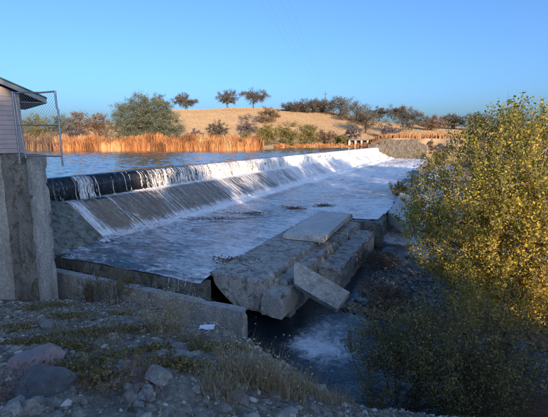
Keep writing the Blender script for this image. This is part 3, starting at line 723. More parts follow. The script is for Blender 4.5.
# ------------------------------------------------------------------ far abutment, rack of posts
ab = thing('far_abutment', 'sunlit concrete wing wall at the far end of the weir', 'wall', (0, 0, 0), ROT)
V, F = rough_box(14.5, 1.2, 6.0, 0.5, 0.22, 0.3, 110); V += np.array([-14.7, 118.4, 2.35]); V[:, 2] -= np.where((V[:, 2] > -1), 1.5*sm(-17, -22, V[:, 0])+1.6*sm(-12, -7, V[:, 0]), 0)
link('wing_wall', mesh_np('wing_wall', V, F), M['abut'], ab)
V, F = rough_box(4.5, 2.2, 4.0, 0.5, 0.08, 0.2, 111); V += np.array([-21.0, 117.2, 1.0]); link('end_block', mesh_np('end_block', V, F), M['abut'], ab)
rack = thing('sluice_rack', 'row of pale posts with dark gaps beside far end of the weir', 'sluice')
p0 = at_y(349, 146.5, 121.0); p1 = at_y(379, 146.5, 123.5)
for k in range(6):
    p = p0 + (p1-p0)*k/5
    V, F = boxes([((p[0], p[1], 0.6), (0.55, 0.5, 3.0), 0.1)]); link('post', mesh_np('post', V, F), M['concrete_pale'], rack)
V, F = boxes([(((p0[0]+p1[0])/2, (p0[1]+p1[1])/2, 2.25), (float(p1[0]-p0[0])+0.9, 0.9, 0.35), math.atan2(p1[1]-p0[1], p1[0]-p0[0]))]); link('beam', mesh_np('beam', V, F), M['abut'], rack)
V, F = boxes([(((p0[0]+p1[0])/2, (p0[1]+p1[1])/2+1.2, 0.4), (float(p1[0]-p0[0])+0.9, 0.3, 3.6), math.atan2(p1[1]-p0[1], p1[0]-p0[0]))]); link('gap_shade_panel', mesh_np('gap_shade_panel', V, F), M['rubber'], rack)  # black sheet standing in for the shade in the openings between posts

# ------------------------------------------------------------------ plants
def leaf_quads(P, size, r, up=0.0, aspect=0.55, normal_bias=None):
    """diamond leaves at P with random orientation"""
    k = len(P); d = r.normal(size=(k, 3)); d[:, 2] += up; d /= np.linalg.norm(d, axis=1, keepdims=True)
    q = r.normal(size=(k, 3)); b = np.cross(d, q); b /= (np.linalg.norm(b, axis=1, keepdims=True)+1e-9)
    L = (size*r.uniform(0.6, 1.3, k))[:, None]
    V = np.stack([P-d*L*0.5, P+b*L*aspect*0.5, P+d*L*0.5, P-b*L*aspect*0.5], 1).reshape(-1, 3)
    F = np.arange(4*k).reshape(k, 4); return V, F
def make_tree(name, label, base, centre, radii, ncl, npl, leaf, leafmat, seed, bark='bark', stems=1, spread=None, group=None, cat='tree', vfun=None, trunk_r=None, outer=0.45, up=0.2, twig_r=0.012, aspect=0.6, gaps=0.0, jit=0.12, shoot=0.0):
    r = np.random.default_rng(seed); base = np.array(base, float); c = np.array(centre, float); R = np.array(radii, float)
    o = thing(name, label, cat, tuple(base), 0, group)
    # clump centres inside an uneven envelope
    pts = []
    while len(pts) < ncl:
        d = r.normal(size=3); d /= np.linalg.norm(d); rad = r.random()**outer
        lump = 1 + 0.38*float(fbm(d[0]*1.7+seed, d[1]*1.7, d[2]*1.7, 3, seed))
        p = c + d*R*rad*lump
        if gaps and float(vnoise(p[0]/R[0]*2.6+seed, p[1]/R[0]*2.6, p[2]/R[2]*2.6, seed+3)) < -1+2*gaps: continue
        pts.append(p)
    pts = np.array(pts)
    tr = trunk_r or 0.035*R[2]
    paths = []; nodes = []
    for k in range(stems):
        if stems == 1: tgt = c + np.array([r.normal(0, 0.06)*R[0], r.normal(0, 0.06)*R[1], R[2]*0.55])
        else:
            a = 2*math.pi*k/stems + r.normal(0, 0.3); tgt = c + np.array([math.cos(a)*R[0]*0.55, math.sin(a)*R[1]*0.55, R[2]*r.uniform(0.15, 0.75)])
        st = base + (np.array([r.normal(0, 0.15), r.normal(0, 0.15), 0]) if stems > 1 else 0)
        q = np.linspace(0, 1, 9)[:, None]; bend = np.stack([np.sin(q[:, 0]*math.pi)*r.normal(0, 0.05)*R[0], np.sin(q[:, 0]*math.pi)*r.normal(0, 0.05)*R[1], 0*q[:, 0]], 1)
        hor = (tgt-st)*np.array([1, 1, 0]); P = st + hor*q**1.4 + np.array([0, 0, 1.0])*(tgt[2]-st[2])*q + bend
        P[0, 2] -= 0.15
        rr = tr*np.linspace(1.0, 0.25, 9); rr[0] *= 1.35
        paths.append((P, rr)); nodes.append(P[3:])
    nodes = np.concatenate(nodes)
    # limbs: to a subset of clumps, then twigs from limbs to the rest
    order = r.permutation(ncl); nl = max(4, ncl//9); extra = []
    for i in order[:nl]:
        p = pts[i]; dd = np.linalg.norm(nodes-p, axis=1) + np.where(nodes[:, 2] > p[2], 2.0*(nodes[:, 2]-p[2]), 0); a = nodes[np.argmin(dd)]
        q = np.linspace(0, 1, 6)[:, None]; m = (a+p)/2 + np.array([0, 0, -0.08])*np.linalg.norm(p-a)
        P = a*(1-q)**2 + 2*m*q*(1-q) + p*q**2 + r.normal(0, 0.015, (6, 3))*np.linalg.norm(p-a)
        paths.append((P, np.linspace(tr*0.32, twig_r, 6))); extra.append(P[2:])
    lim = np.concatenate([nodes]+extra); LP = []; LV = []
    for i in range(ncl):
        p = pts[i]; a = lim[np.argmin(np.linalg.norm(lim-p, axis=1)+0.3*np.clip(lim[:, 2]-p[2], 0, 9))]
        if np.linalg.norm(p-a) > 1e-3:
            q = np.linspace(0, 1, 3)[:, None]; P = a*(1-q)+p*q; P[1] += r.normal(0, 0.04, 3)*np.linalg.norm(p-a); paths.append((P, np.linspace(twig_r, twig_r*0.4, 3)))
        k = max(3, int(npl*r.uniform(0.5, 1.5))); f = r.random(k)[:, None]
        sp = (spread or 0.16*R.mean()); out = (p-c)/R; out = out/(np.linalg.norm(out)+1e-9)
        if shoot:
            dv = out*0.45 + np.array([0, 0, 1.0]) + r.normal(0, 0.28, 3); dv /= np.linalg.norm(dv); ln = shoot*r.uniform(0.6, 1.4)
            paths.append((np.stack([p-dv*ln*0.3, p+dv*ln*0.3, p+dv*ln]), [twig_r*0.9, twig_r*0.7, twig_r*0.35]))
            L = p + dv*ln*(f*1.3-0.3) + r.normal(0, sp*0.28, (k, 3)); LP.append(L); LV.append(np.clip(r.normal(0.45, 0.13) + r.normal(0, jit, k), 0, 1)); continue
        L = p + out*sp*1.2*(f-0.4) + r.normal(0, sp*0.5, (k, 3))*np.array([1, 1, 0.8]); LP.append(L)
        LV.append(np.clip(r.normal(0.45, 0.10) + r.normal(0, jit, k), 0, 1))
    LP = np.concatenate(LP); LV = np.concatenate(LV)
    if vfun is not None: LV = np.clip(LV + vfun(LP), 0, 1)
    V, F = leaf_quads(LP, leaf, r, up, aspect)
    cr = link('crown', mesh_np('crown', V-base, F, {'v': np.repeat(LV, 4)}), leafmat, o)
    V, F = tubes(paths, 5); link('trunk', mesh_np('trunk', V-base, F, None, True), M[bark], o)
    return o

# golden riverside tree on the right
def gold_v(P): return 0.16*(P[:, 0]-6.3)/3 - 0.05*(P[:, 2]-0.5) + 0.12*fbm(P[:, 0]*0.7, P[:, 1]*0.7, P[:, 2]*0.7, 3, 5) + 0.08
GT = (8.0, 12.4); gzb = gz(*GT)
make_tree('riverside_tree', 'large bushy tree with yellow-green autumn leaves at right edge', (GT[0], GT[1], gzb), (8.3, 12.3, -0.55), (3.55, 2.6, 3.75), 2300, 46, 0.085, M['leaf_gold'], 201, 'bark_pale', stems=8, spread=0.30, vfun=gold_v, trunk_r=0.09, outer=0.42, twig_r=0.008, aspect=0.6, gaps=0.28, shoot=0.6)
for k, (x_, y_, w_, top_, lab) in enumerate(((15.6, 15.0, 3.5, 6.8, 'second golden bank tree, unseen past the right edge, added to shade the falls'), (21.5, 19.5, 4.4, 8.2, 'third golden bank tree, unseen farther right, added to shade the falls'), (30.5, 22.0, 4.8, 9.0, 'fourth golden bank tree, unseen downstream, added to shade the basin'), (40.0, 24.5, 5.2, 8.6, 'last golden bank tree, unseen farthest downstream, added to shade the basin'))):
    g_ = gz(x_, y_); make_tree('riverside_tree', lab, (x_, y_, g_), (x_, y_, (top_+g_)/2+0.4), (w_, w_*0.8, (top_-g_)/2-0.3), 500, 60, 0.24, M['leaf_gold'], 205+k, 'bark_pale', stems=6, spread=0.6, trunk_r=0.10, outer=0.42, twig_r=0.01, gaps=0.05)  # unseen bank trees, added so their shade covers the falls and basin
# shrubs at its foot
def shrub(label, px, py, Y, w, h, seed, mat='leaf_dark', ncl=160, npl=34, leaf=0.06, name='shrub', stems=5, gaps=0.25, group=None, base=None):
    p = at_y(px, py, Y); b = np.array([p[0], p[1], gz(p[0], p[1])]) if base is None else np.array(base)
    return make_tree(name, label, b, (b[0], b[1], b[2]+h*0.55), (w/2, w/2*0.8, h*0.5), ncl, npl, leaf, M[mat], seed, 'bark', stems=stems, spread=0.14*max(w, h)/1.6, trunk_r=0.02, cat='shrub', outer=0.5, twig_r=0.005, gaps=gaps, group=group, shoot=0.22*h)
shrub('leafy dark green shrub at the bottom right corner, below the golden tree', 470, 380, 8.6, 3.4, 3.0, 211, 'leaf_olive', ncl=460)
shrub('dark green shrub leaning over the foam patch, left of the corner shrub', 400, 370, 9.4, 2.8, 2.7, 212, 'leaf_olive', ncl=340)
shrub('brownish low shrub between the rubble and the golden tree', 385, 285, 14.5, 2.2, 0.9, 213, 'leaf_brown', ncl=120)
shrub('dry brown brush beside the stepped sill, below the far slab', 375, 262, 20.0, 3.0, 1.0, 214, 'leaf_brown', ncl=130)
shrub('small green sprig growing on the basin edge beside the cracked slab', 415, 188, 36.0, 2.4, 1.6, 215, 'leaf_olive', ncl=60, leaf=0.12, base=(*W(38.5, -4.4), -3.3))

# ------------------------------------------------------------------ far bank: reeds, bushes, hill trees, pole
def blades(x, y, z, h, w, r, lean=0.12):
    k = len(x); a = r.uniform(0, math.pi, k); dx, dy = np.cos(a)*w/2, np.sin(a)*w/2; lx, ly = r.normal(0, lean, k)*h, r.normal(0, lean, k)*h
    V = np.stack([np.stack([x-dx, y-dy, z], 1), np.stack([x+dx, y+dy, z], 1), np.stack([x+dx*0.8+lx*0.4, y+dy*0.8+ly*0.4, z+h*0.6], 1), np.stack([x+lx, y+ly, z+h], 1), np.stack([x-dx*0.8+lx*0.4, y-dy*0.8+ly*0.4, z+h*0.6], 1)], 1).reshape(-1, 3)
    i = np.arange(k)[:, None]*5
    return V, [np.concatenate([i, i+1, i+2, i+4], 1), np.concatenate([i+4, i+2, i+3], 1)]
def reed_bed(name, label, x0, x1, n, mat, seed, h0=2.55, depth=4.5):
    r = np.random.default_rng(seed); x = r.uniform(x0, x1, n); e_ = x1-x; x = np.where((e_ < 4) & (r.random(n) > e_/4), r.uniform(x0, x1-4, n), x); y = shore(x)-0.8 + depth*r.random(n)**1.3; z = ground_z(x, y, False)-0.1
    z = np.maximum(z, -0.5)
    cl = 1+0.55*fbm(x*0.45, y*0.4, 0, 4, seed); h = h0*cl*r.uniform(0.65, 1.15, n); V, F = blades(x, y, z, h, r.uniform(0.10, 0.28, n), r)
    v = np.clip(0.47+1.0*fbm(x*0.35, y*0.4, 1.0, 4, seed+1)+r.normal(0, 0.18, n), 0, 1)
    return tag(link(name, mesh_np(name, V, F, {'v': np.repeat(v, 5)}), mat), label, 'reeds', kind='stuff')
reed_bed('reed_bed', 'bright orange reeds lining the far lake shore', -45.5, -0.8, 15000, M['reed'], 301)
reed_bed('shaded_reed_bed', 'reeds on the far shore behind the gate, shade painted in as dull brown', -75, -45.5, 7000, M['reed_shaded'], 302, 2.7)
reed_bed('low_reed_bed', 'low rusty reeds along the shore under the olive bushes', 2, 27, 4500, M['reed'], 303, 1.0, 2.5)
r = np.random.default_rng(304); nfl = 16000
x = r.uniform(24, 95, nfl); y = r.uniform(119, 140, nfl); s_, t_ = ST(x, y); ok = (s_ > 119.3); x, y = x[ok], y[ok]
z = ground_z(x, y, False)-0.1; k = len(x)
V, F = blades(x, y, z, 1.35*(1+0.3*fbm(x*0.3, y*0.3, 0, 3, 305))*r.uniform(0.7, 1.2, k), r.uniform(0.12, 0.3, k), r)
v = np.clip(0.5+0.6*fbm(x*0.2, y*0.2, 0, 3, 306)+r.normal(0, 0.18, k), 0, 1)
tag(link('field_grass', mesh_np('field_grass', V, F, {'v': np.repeat(v, 5)}), M['field']), 'tall rusty dry grass on the field above the far abutment', 'grass', kind='stuff')

r = np.random.default_rng(307); nfl = 240000
d_ = 120 + 155*r.random(nfl)**0.8; pxx = r.uniform(-20, 560, nfl); y = d_; x = (pxx-267.5)/390*d_
s_, t_ = ST(x, y); ok = (y > shore(x)+3) & ~((s_ < 122) & (t_ > -23)); x, y = x[ok], y[ok]; k = len(x); z = ground_z(x, y, False)-0.05
V, F = blades(x, y, z, 0.24*(1+0.4*fbm(x*0.15, y*0.15, 0, 3, 308))*r.uniform(0.5, 1.2, k), r.uniform(0.08, 0.26, k), r, 0.4)
v = np.clip(0.55+0.5*fbm(x*0.06, y*0.06, 0, 4, 309)+r.normal(0, 0.06, k), 0, 1)
tag(link('hill_grass', mesh_np('hill_grass', V, F, {'v': np.repeat(v, 5)}), M['hillgrass']), 'dry tan grass covering the far hill', 'grass', kind='stuff')

def far_tree(label, px, top, bot, w, Y, mat, seed, name='oak_tree', ncl=130, npl=44, group='trees on the far hill', cat='tree', trunk=0.18, gaps=0.28, bark='bark', leaf=None, spread=None, outer=0.5):
    """crown spanning rows top..bot and w columns in the picture at distance Y; stands on the ground there"""
    c = at_y(px, (top+bot)/2, Y); zt = at_y(px, top, Y)[2]; zb = at_y(px, bot, Y)[2]; g = gz(c[0], c[1])
    g = min(g, zb-0.1); wm = w*(1.16 if name == 'oak_tree' else 1.0)*Y/390.0; hh = zt-g; cz0 = g + hh*trunk
    R = (wm/2*0.92, wm/2*0.8, (zt-cz0)/2*0.92)
    return make_tree(name, label, (c[0], c[1], gz(c[0], c[1])), (c[0], c[1], (zt+cz0)/2), R, ncl, npl, leaf or (0.34*Y/230+0.10), M[mat], seed, bark, 1, spread or 0.12*(wm+hh)/3, group, cat, None, 0.03*hh+0.05, outer, 0.1, 0.02*Y/100, 0.75, gaps)
G = 'trees on the far hill'
hill_y = 258
far_tree('broad grey-green rounded tree, the biggest on the far shore', 146, 91, 140, 76, 96, 'leaf_grey', 401, 'willow_tree', 1100, 95, None, trunk=-0.3, gaps=0.0, leaf=0.19, spread=0.75, outer=0.35)
far_tree('small thin oak peeking out above the big grey-green tree', 159, 92, 112, 14, hill_y, 'leaf_oak', 402, ncl=45, gaps=0.42)
far_tree('round oak on the hill crest just right of the big grey-green tree', 185, 94, 111, 23, hill_y, 'leaf_oak', 403)
far_tree('left one of the two tall oaks side by side on the hill crest', 228, 90, 109, 21, hill_y, 'leaf_oak', 404, gaps=0.34, trunk=0.25)
far_tree('right one of the two tall oaks side by side on the hill crest', 253, 88.5, 109, 27, hill_y, 'leaf_oak', 405, gaps=0.34, trunk=0.28)
far_tree('brownish half-bare tree below the right tall oak', 269, 106, 128, 22, 190, 'leaf_brown', 406, gaps=0.42, bark='bark_pale')
far_tree('first oak of the dark clump left of the power pole', 293, 101, 117, 24, 228, 'leaf_oak', 407)
far_tree('oak of the dark clump just left of the power pole', 308, 98, 117, 28, 225, 'leaf_oak', 408)
far_tree('oak in the dark clump right behind the power pole', 322, 99, 116, 22, 235, 'leaf_oak', 409)
far_tree('tallest oak of the clump just right of the power pole', 339, 96, 119, 36, 222, 'leaf_oak', 410, ncl=130)
far_tree('leaning oak on the slope end right of the tallest clump oak', 357, 102, 128, 34, 205, 'leaf_oak', 411, ncl=130)
far_tree('dark round oak in front, low on the hill end above the rack posts', 366, 112, 134, 36, 175, 'leaf_oak', 412, ncl=130)
far_tree('small oak between the leaning oak and the right hand oaks', 379, 106, 120, 20, 235, 'leaf_oak', 413, ncl=60)
far_tree('round oak high on the right skyline', 399, 104, 124, 26, 225, 'leaf_oak', 414)
far_tree('big dark oak at the field edge above the far abutment', 412, 108.5, 133, 28, 170, 'leaf_oak', 415, ncl=130)
far_tree('brown tree right of the big dark oak at the field edge', 433, 116, 133, 22, 175, 'leaf_brown', 416)
far_tree('low distant tree half hidden behind the golden tree', 452, 114, 131, 24, 190, 'leaf_oak', 417)
far_tree('olive green tree behind the golden tree at the right skyline', 478, 112, 133, 30, 180, 'leaf_oak', 418)
far_tree('distant tree hidden behind the right part of the golden tree', 512, 112, 133, 34, 180, 'leaf_oak', 419)
far_tree('green tree behind the gate on the left shore', 36, 113, 145, 30, 104, 'leaf_olive', 421, 'shore_tree', 150, group='trees on the left far shore', trunk=0.05)
far_tree('leftmost brown tree behind the pump house', 10, 114, 145, 34, 108, 'leaf_brown', 426, 'shore_tree', 150, group='trees on the left far shore', trunk=0.05)
far_tree('grey-green tree just right of the gate', 61, 112, 143, 26, 107, 'leaf_grey', 422, 'shore_tree', 130, group='trees on the left far shore', trunk=0.05)
far_tree('brown tree midway between gate and big grey-green tree', 81, 111, 142, 28, 110, 'leaf_brown', 423, 'shore_tree', 130, group='trees on the left far shore', trunk=0.05)
far_tree('mauve-brown tree touching left side of the big grey-green tree', 100, 112, 142, 24, 108, 'leaf_brown', 424, 'shore_tree', 130, group='trees on the left far shore', trunk=0.05)
far_tree('mauve low tree in front of brown shore trees', 72, 122, 145, 30, 98, 'leaf_mauve', 425, 'shore_tree', 120, group='trees on the left far shore', trunk=0.03)
B = 'bushes on the far bank'
def fb(*a, **k): return far_tree(*a, name='bush', group=B, cat='bush', trunk=0.02, **k)
fb('dark round bush alone on the hillside', 218, 120.5, 137, 24, 150, 'leaf_oak', 431, ncl=120)
fb('flat mauve shrub at the foot of the hill', 194, 129, 139, 18, 130, 'leaf_mauve', 432, ncl=70)
fb('grey-mauve bush right of the hillside bush', 247, 112, 140, 21, 135, 'leaf_mauve', 433, ncl=120)
fb('golden brown bush at the end of the orange reeds', 244, 130, 147, 16, 112, 'leaf_olive', 434, ncl=80)
fb('tall yellow-green bush where orange reeds end', 266, 119, 150, 26, 116, 'leaf_olive', 435, ncl=150)
fb('wide olive bush on the shore, second from the reeds', 287, 120, 148, 30, 122, 'leaf_olive', 436, ncl=150)
fb('olive bush on the shore, third from the reeds', 308, 123, 147, 28, 124, 'leaf_olive', 437, ncl=140)
fb('brownish bush on the shore, fourth from the reeds', 326, 128, 147, 24, 125, 'leaf_brown', 438, ncl=120)
fb('small olive bush beside the rack posts', 342, 134, 147, 18, 124, 'leaf_olive', 439, ncl=90)
fb('grey shrub behind the rack posts', 352, 126, 139, 18, 150, 'leaf_mauve', 440, ncl=70)
fb('low grey shrub on the hill end above the rusty field', 388, 124, 134, 20, 160, 'leaf_mauve', 441, ncl=70)

fb('rusty brush in front of the far embankment, right of the wing wall', 431, 140, 158, 20, 112, 'leaf_brown', 442, ncl=110)
fb('grey brush at the right end of the far embankment', 448, 141, 160, 18, 108, 'leaf_mauve', 443, ncl=90)
fb('low olive brush at the water edge under the far embankment', 440, 149, 162, 16, 104, 'leaf_olive', 444, ncl=70)
PP = at_y(325, 108, 240); pg = gz(PP[0], PP[1]); ptop = at_y(325, 92, 240)[2]
pole = thing('utility_pole', 'thin power pole standing among oaks on the hilltop', 'pole', (PP[0], PP[1], pg))
V, F = tubes([([(0, 0, -0.3), (0, 0, ptop-pg)], [0.22, 0.15])], 8); link('post', mesh_np('post', V, F, None, True), M['wood'], pole)
V, F = boxes([((0, 0, ptop-pg-1.3), (3.0, 0.2, 0.22), 0.2)]); link('crossarm', mesh_np('crossarm', V, F), M['wood'], pole)
for k in range(4):
    xx = (-1.4, -0.9, 0.9, 1.4)[k]
    V, F = tubes([([(xx*math.cos(0.2), xx*math.sin(0.2), ptop-pg-1.2), (xx*math.cos(0.2), xx*math.sin(0.2), ptop-pg-0.85)], [0.07, 0.05])], 6); link('insulator', mesh_np('insulator', V, F), M['fascia'], pole)
WL = ('leftmost', 'second from left', 'third from left', 'rightmost')
for k, tx in enumerate((262, 270, 282, 290)):
    xx = (-1.4, -0.9, 0.9, 1.4)[k]; A0 = np.array([PP[0]+xx*math.cos(0.2), PP[1]+xx*math.sin(0.2), ptop-0.9]); A1 = at_y(tx, 4, 62)
    q = np.linspace(0, 1.75, 36)[:, None]; P = A0+(A1-A0)*q; P[:, 2] -= 3.0*(q[:, 0]*(1.0-q[:, 0]))*np.where(q[:, 0] < 1, 1, 0)
    V, F = tubes([(P, np.full(36, 0.008))], 4)
    tag(link('power_line', mesh_np('power_line', V, F), M['steel']), 'thin power line rising from the hilltop pole, %s of four' % WL[k], 'wire', 'power lines over the lake')

# ------------------------------------------------------------------ trees behind the photographer, whose shade falls on the river
for k, (x, y, h, w, lab) in enumerate(((-13, -34, 8.5, 10.5, 'farthest left shade tree behind the viewpoint'), (-4, -31, 8.5, 10.5, 'shade tree behind the viewpoint, left of centre'), (4.0, -30, 8.5, 10.5, 'shade tree straight behind the viewpoint'), (8.6, -31.5, 8.0, 6.4, 'narrow shade tree behind the viewpoint'), (17.2, -31, 7.5, 6.2, 'shade tree behind the viewpoint, right of centre'), (-22, -36, 8.5, 10, 'outermost left shade tree behind the viewpoint'), (30.0, -31, 14.5, 7.0, 'tall shade tree behind the viewpoint, farthest right'), (13.2, -31, 4.1, 2.6, 'low shade tree in the gap behind the viewpoint'), (21.5, -32, 2.2, 3.0, 'lowest shade bush behind the viewpoint, right of the gap'))):
    g = gz(x, y); make_tree('shade_tree', lab, (x, y, g), (x, y, g+h*0.46), (w/2, w/2, h*0.50), 300, 38, 0.7, M['leaf_oak'], 501+k, 'bark', 1, None, 'trees behind the viewpoint', 'tree', None, 0.22, 0.5, 0.1, 0.02, 0.7, 0.10)

# ------------------------------------------------------------------ rocks, rubble, weeds
rock_meshes = []
for k in range(10):
    V0, F0 = ICO3; r = np.random.default_rng(600+k)
    V = V0*(1+0.30*fbm(V0[:, 0]*1.1+k*7, V0[:, 1]*1.1, V0[:, 2]*1.1, 3, 610+k))[:, None]
    # a few flat fracture planes
    for j in range(16):
        d = r.normal(size=3); d /= np.linalg.norm(d); h = r.uniform(0.42, 0.75); q = V@d; V = V - np.clip(q-h, 0, None)[:, None]*d
    V = V*(1+0.16*fbm(V[:, 0]*3.1+k*3, V[:, 1]*3.1, V[:, 2]*3.1, 3, 650+k))[:, None]
    V *= np.array([1.0, r.uniform(0.65, 1.0), r.uniform(0.5, 0.8)])
    rock_meshes.append((V, F0))
mesh_rock = [mesh_np('rock', V, F, None, False) for V, F in rock_meshes]
for m_ in mesh_rock: m_.materials.append(M['rock'])
mesh_rock_d = [mesh_np('wet_rock', V, F, None, False) for V, F in rock_meshes]
for m_ in mesh_rock_d: m_.materials.append(M['rock_dark'])
r = np.random.default_rng(620); cand = []
def vis_px(p):
    d = np.array(p)-[0, 0, CAM_H]; f = d[1]*math.cos(PITCH)-d[2]*math.sin(PITCH); u = d[1]*math.sin(PITCH)+d[2]*math.cos(PITCH)
    return 267.5+390*d[0]/f, 202-390*u/f
cnt = 0
while cnt < 195:
    px, py = r.uniform(0, 420), r.uniform(262, 420); p = on_ground(px, py)
    s, t = ST(p[0], p[1])
    if s > 10.1 or p[2] < -4.5 or p[1] > 14 or p[1] < 2: continue
    sz = float(np.clip(r.lognormal(-2.35, 0.45), 0.05, 0.34))
    o_ = link('rock', mesh_rock[cnt % 10], None, None, (p[0], p[1], p[2]-sz*0.05), r.uniform(0, 6.28)); o_.scale = (sz, sz*r.uniform(0.8, 1.1), sz*r.uniform(0.7, 1.0))
    tag(o_, 'grey angular rock lying among the rubble of the shaded near bank', 'rock', 'grey rocks on the near bank'); cnt += 1
cnt = 0
while cnt < 100:
    t = r.uniform(-3.4, 4.5); s = r.uniform(13.5, 25.5); p = W(s, t); z = gz(p[0], p[1])
    if z < -4.75: continue
    sz = float(np.clip(r.lognormal(-1.95, 0.45), 0.07, 0.42))
    o_ = link('wet_rock', mesh_rock_d[cnt % 10], None, None, (p[0], p[1], z+sz*0.12), r.uniform(0, 6.28)); o_.scale = (sz, sz, sz*0.8)
    tag(o_, 'dark wet rock in the rubble between the sill and the golden tree', 'rock', 'dark rocks below the sill'); cnt += 1
# boulders that stand out on the near bank
def boulder(px, py, sz, k, mat, lab, zoff=0.1, sc=(1, 0.9, 0.8)):
    p = on_ground(px, py); me = mesh_np('boulder', rock_meshes[k][0], rock_meshes[k][1], None, False); o_ = link('boulder', me, mat, None, (p[0], p[1], p[2]+sz*zoff), k*0.9)
    o_.scale = tuple(sz*q for q in sc); tag(o_, lab, 'boulder', 'boulders on the near bank')
boulder(40, 362, 0.42, 1, M['rock_red'], 'reddish boulder near the bottom left corner')
boulder(48, 392, 0.50, 2, M['rock_dark'], 'large dark boulder below the reddish one, bottom left')
boulder(48, 328, 0.34, 3, M['rock'], 'pale blue-grey boulder just above the reddish one')
boulder(280, 356, 0.55, 4, M['rock'], 'grey boulder at the edge of the dark pool by the wall end')
boulder(75, 296, 0.45, 5, M['rock'], 'grey boulder at the foot of the pier')
boulder(160, 380, 0.30, 6, M['rock'], 'light grey boulder at the bottom, left of the dry grass')
boulder(15, 255, 0.55, 7, M['rock'], 'grey boulder against the pier at the left frame edge')
boulder(330, 388, 0.36, 8, M['rock'], 'grey boulder at water edge below the foam patch')

def rubble(name, label, pts, sizes, mat, seed, vmean=0.45):
    r = np.random.default_rng(seed); k = len(pts); base, f = ICO; nv = len(base)
    S = np.array(sizes)[:, None, None]*np.stack([r.uniform(0.7, 1.3, k), r.uniform(0.6, 1.2, k), r.uniform(0.4, 0.8, k)], 1)[:, None, :]
    V = base[None]*(1+r.uniform(-0.5, 0.25, (k, nv, 1)))*S; a = r.uniform(0, 6.28, k)[:, None]; c, s = np.cos(a), np.sin(a)
    V = np.stack([V[:, :, 0]*c-V[:, :, 1]*s, V[:, :, 0]*s+V[:, :, 1]*c, V[:, :, 2]], -1) + np.array(pts)[:, None, :]
    F = (f[None]+np.arange(k)[:, None, None]*nv).reshape(-1, f.shape[1]); v = np.clip(r.normal(vmean, 0.2, k), 0, 1)
    return tag(link(name, mesh_np(name, V.reshape(-1, 3), F, {'v': np.repeat(v, nv)}), mat), label, 'rubble', kind='stuff')
r = np.random.default_rng(630)
x = r.uniform(-9.5, 5.5, 28000); y = 1.6 + 12.5*r.random(28000)**0.8; z = ground_z(x, y); s_, t_ = ST(x, y)
ok = (s_ < 10.25) & (z > -4.7) & (np.abs(x) < 0.9*y+1.2); x, y, z = x[ok], y[ok], z[ok]
sz = np.clip(r.lognormal(-3.75, 0.6, len(x)), 0.008, 0.12)
rubble('bank_rubble', 'blue-grey rubble and gravel covering the shaded near bank', np.stack([x, y, z-sz*0.1], 1), sz, M['rubble'], 631)
s_ = r.uniform(12.5, 27, 9000); t_ = r.uniform(-4.0, 6, 9000); xy = s_[:, None]*Uv + t_[:, None]*Nv; z = ground_z(xy[:, 0], xy[:, 1]); ok = z > -4.75
xy, z = xy[ok], z[ok]; sz = np.clip(r.lognormal(-3.0, 0.5, len(z)), 0.02, 0.16)
rubble('shelf_rubble', 'dark wet rubble heaped below the broken sill', np.stack([xy[:, 0], xy[:, 1], z+sz*0.15], 1), sz, M['rubble'], 632, 0.22)

def tuft(name, label, px, py, n, h, rad, mat, seed, w=0.008, lean=0.35, cat='dry grass', group=None, p=None, seedheads=0):
    r = np.random.default_rng(seed); p = on_ground(px, py) if p is None else np.array(p)
    a = r.uniform(0, 6.28, n); d = rad*np.sqrt(r.random(n)); x, y = p[0]+d*np.cos(a), p[1]+d*np.sin(a); z = ground_z(x, y)-0.03
    z = np.where(np.abs(z-p[2]) > 0.5, p[2], z)
    o = thing(name, label, cat, tuple(p), 0, group)
    V, F = blades(x, y, z, h*r.uniform(0.4, 1.15, n), np.full(n, w), r, lean); v = np.clip(r.normal(0.5, 0.25, n), 0, 1)
    link('stems', mesh_np('stems', V-p, F, {'v': np.repeat(v, 5)}), mat, o)
    if seedheads:
        i = r.integers(0, n, seedheads); P = V.reshape(n, 5, 3)[i, 3] + r.normal(0, 0.035, (seedheads, 3)); V2, F2 = leaf_quads(P, 0.035, r, 0, 0.8)
        link('seed_heads', mesh_np('seed_heads', V2-p, F2, {'v': np.repeat(np.clip(r.normal(0.7, 0.2, seedheads), 0, 1), 4)}), mat, o)['kind'] = 'stuff'
    return o
tuft('dry_weed', 'pale dry weed with seed heads on the bank below the low wall', 168, 335, 160, 0.85, 0.35, M['straw'], 701, 0.007, 0.45, 'weed', seedheads=1600)
tuft('dry_grass', 'tan dry grass clump at bottom centre, below the dark pool', 248, 382, 420, 0.55, 0.42, M['straw'], 702, seedheads=250)
tuft('dry_grass', 'tan dry grass clump right of the bottom centre clump', 278, 392, 380, 0.50, 0.40, M['straw'], 703, seedheads=200)
tuft('dry_grass', 'thin dry grass at the bottom edge beside the foam patch', 315, 398, 320, 0.45, 0.45, M['straw'], 704)
tuft('dry_grass', 'small dry grass clump left of the tan clumps', 222, 392, 220, 0.35, 0.3, M['straw'], 705)
tuft('dry_grass', 'short dry grass clump right of the dry weed', 205, 352, 180, 0.35, 0.3, M['moss'], 706)
for k, (px, py, lab) in enumerate(((60, 335, 'small straw tuft above the reddish boulder'), (110, 345, 'small straw tuft in the middle of the left bank'), (140, 372, 'small straw tuft near the bottom, left of centre'), (185, 340, 'small straw tuft just below the dry weed'), (30, 300, 'small straw tuft at the foot of the pier'), (130, 312, 'small straw tuft in front of the low wall'), (345, 402, 'small straw tuft at the bottom edge under the shrubs'))):
    tuft('grass_tuft', lab, px, py, 130, 0.28, 0.22, M['straw'], 760+k, 0.006, 0.5, 'grass tuft', 'straw tufts on the near bank')
tuft('red_weed', 'reddish twiggy weed on the bank below the pier', 92, 300, 110, 0.7, 0.35, M['redtwig'], 707, 0.009, 0.5, 'weed', seedheads=300)
tuft('red_weed', 'dark reddish twigs in the bottom left corner', 22, 392, 140, 0.40, 0.4, M['redtwig'], 708, 0.006, 0.6, 'weed')
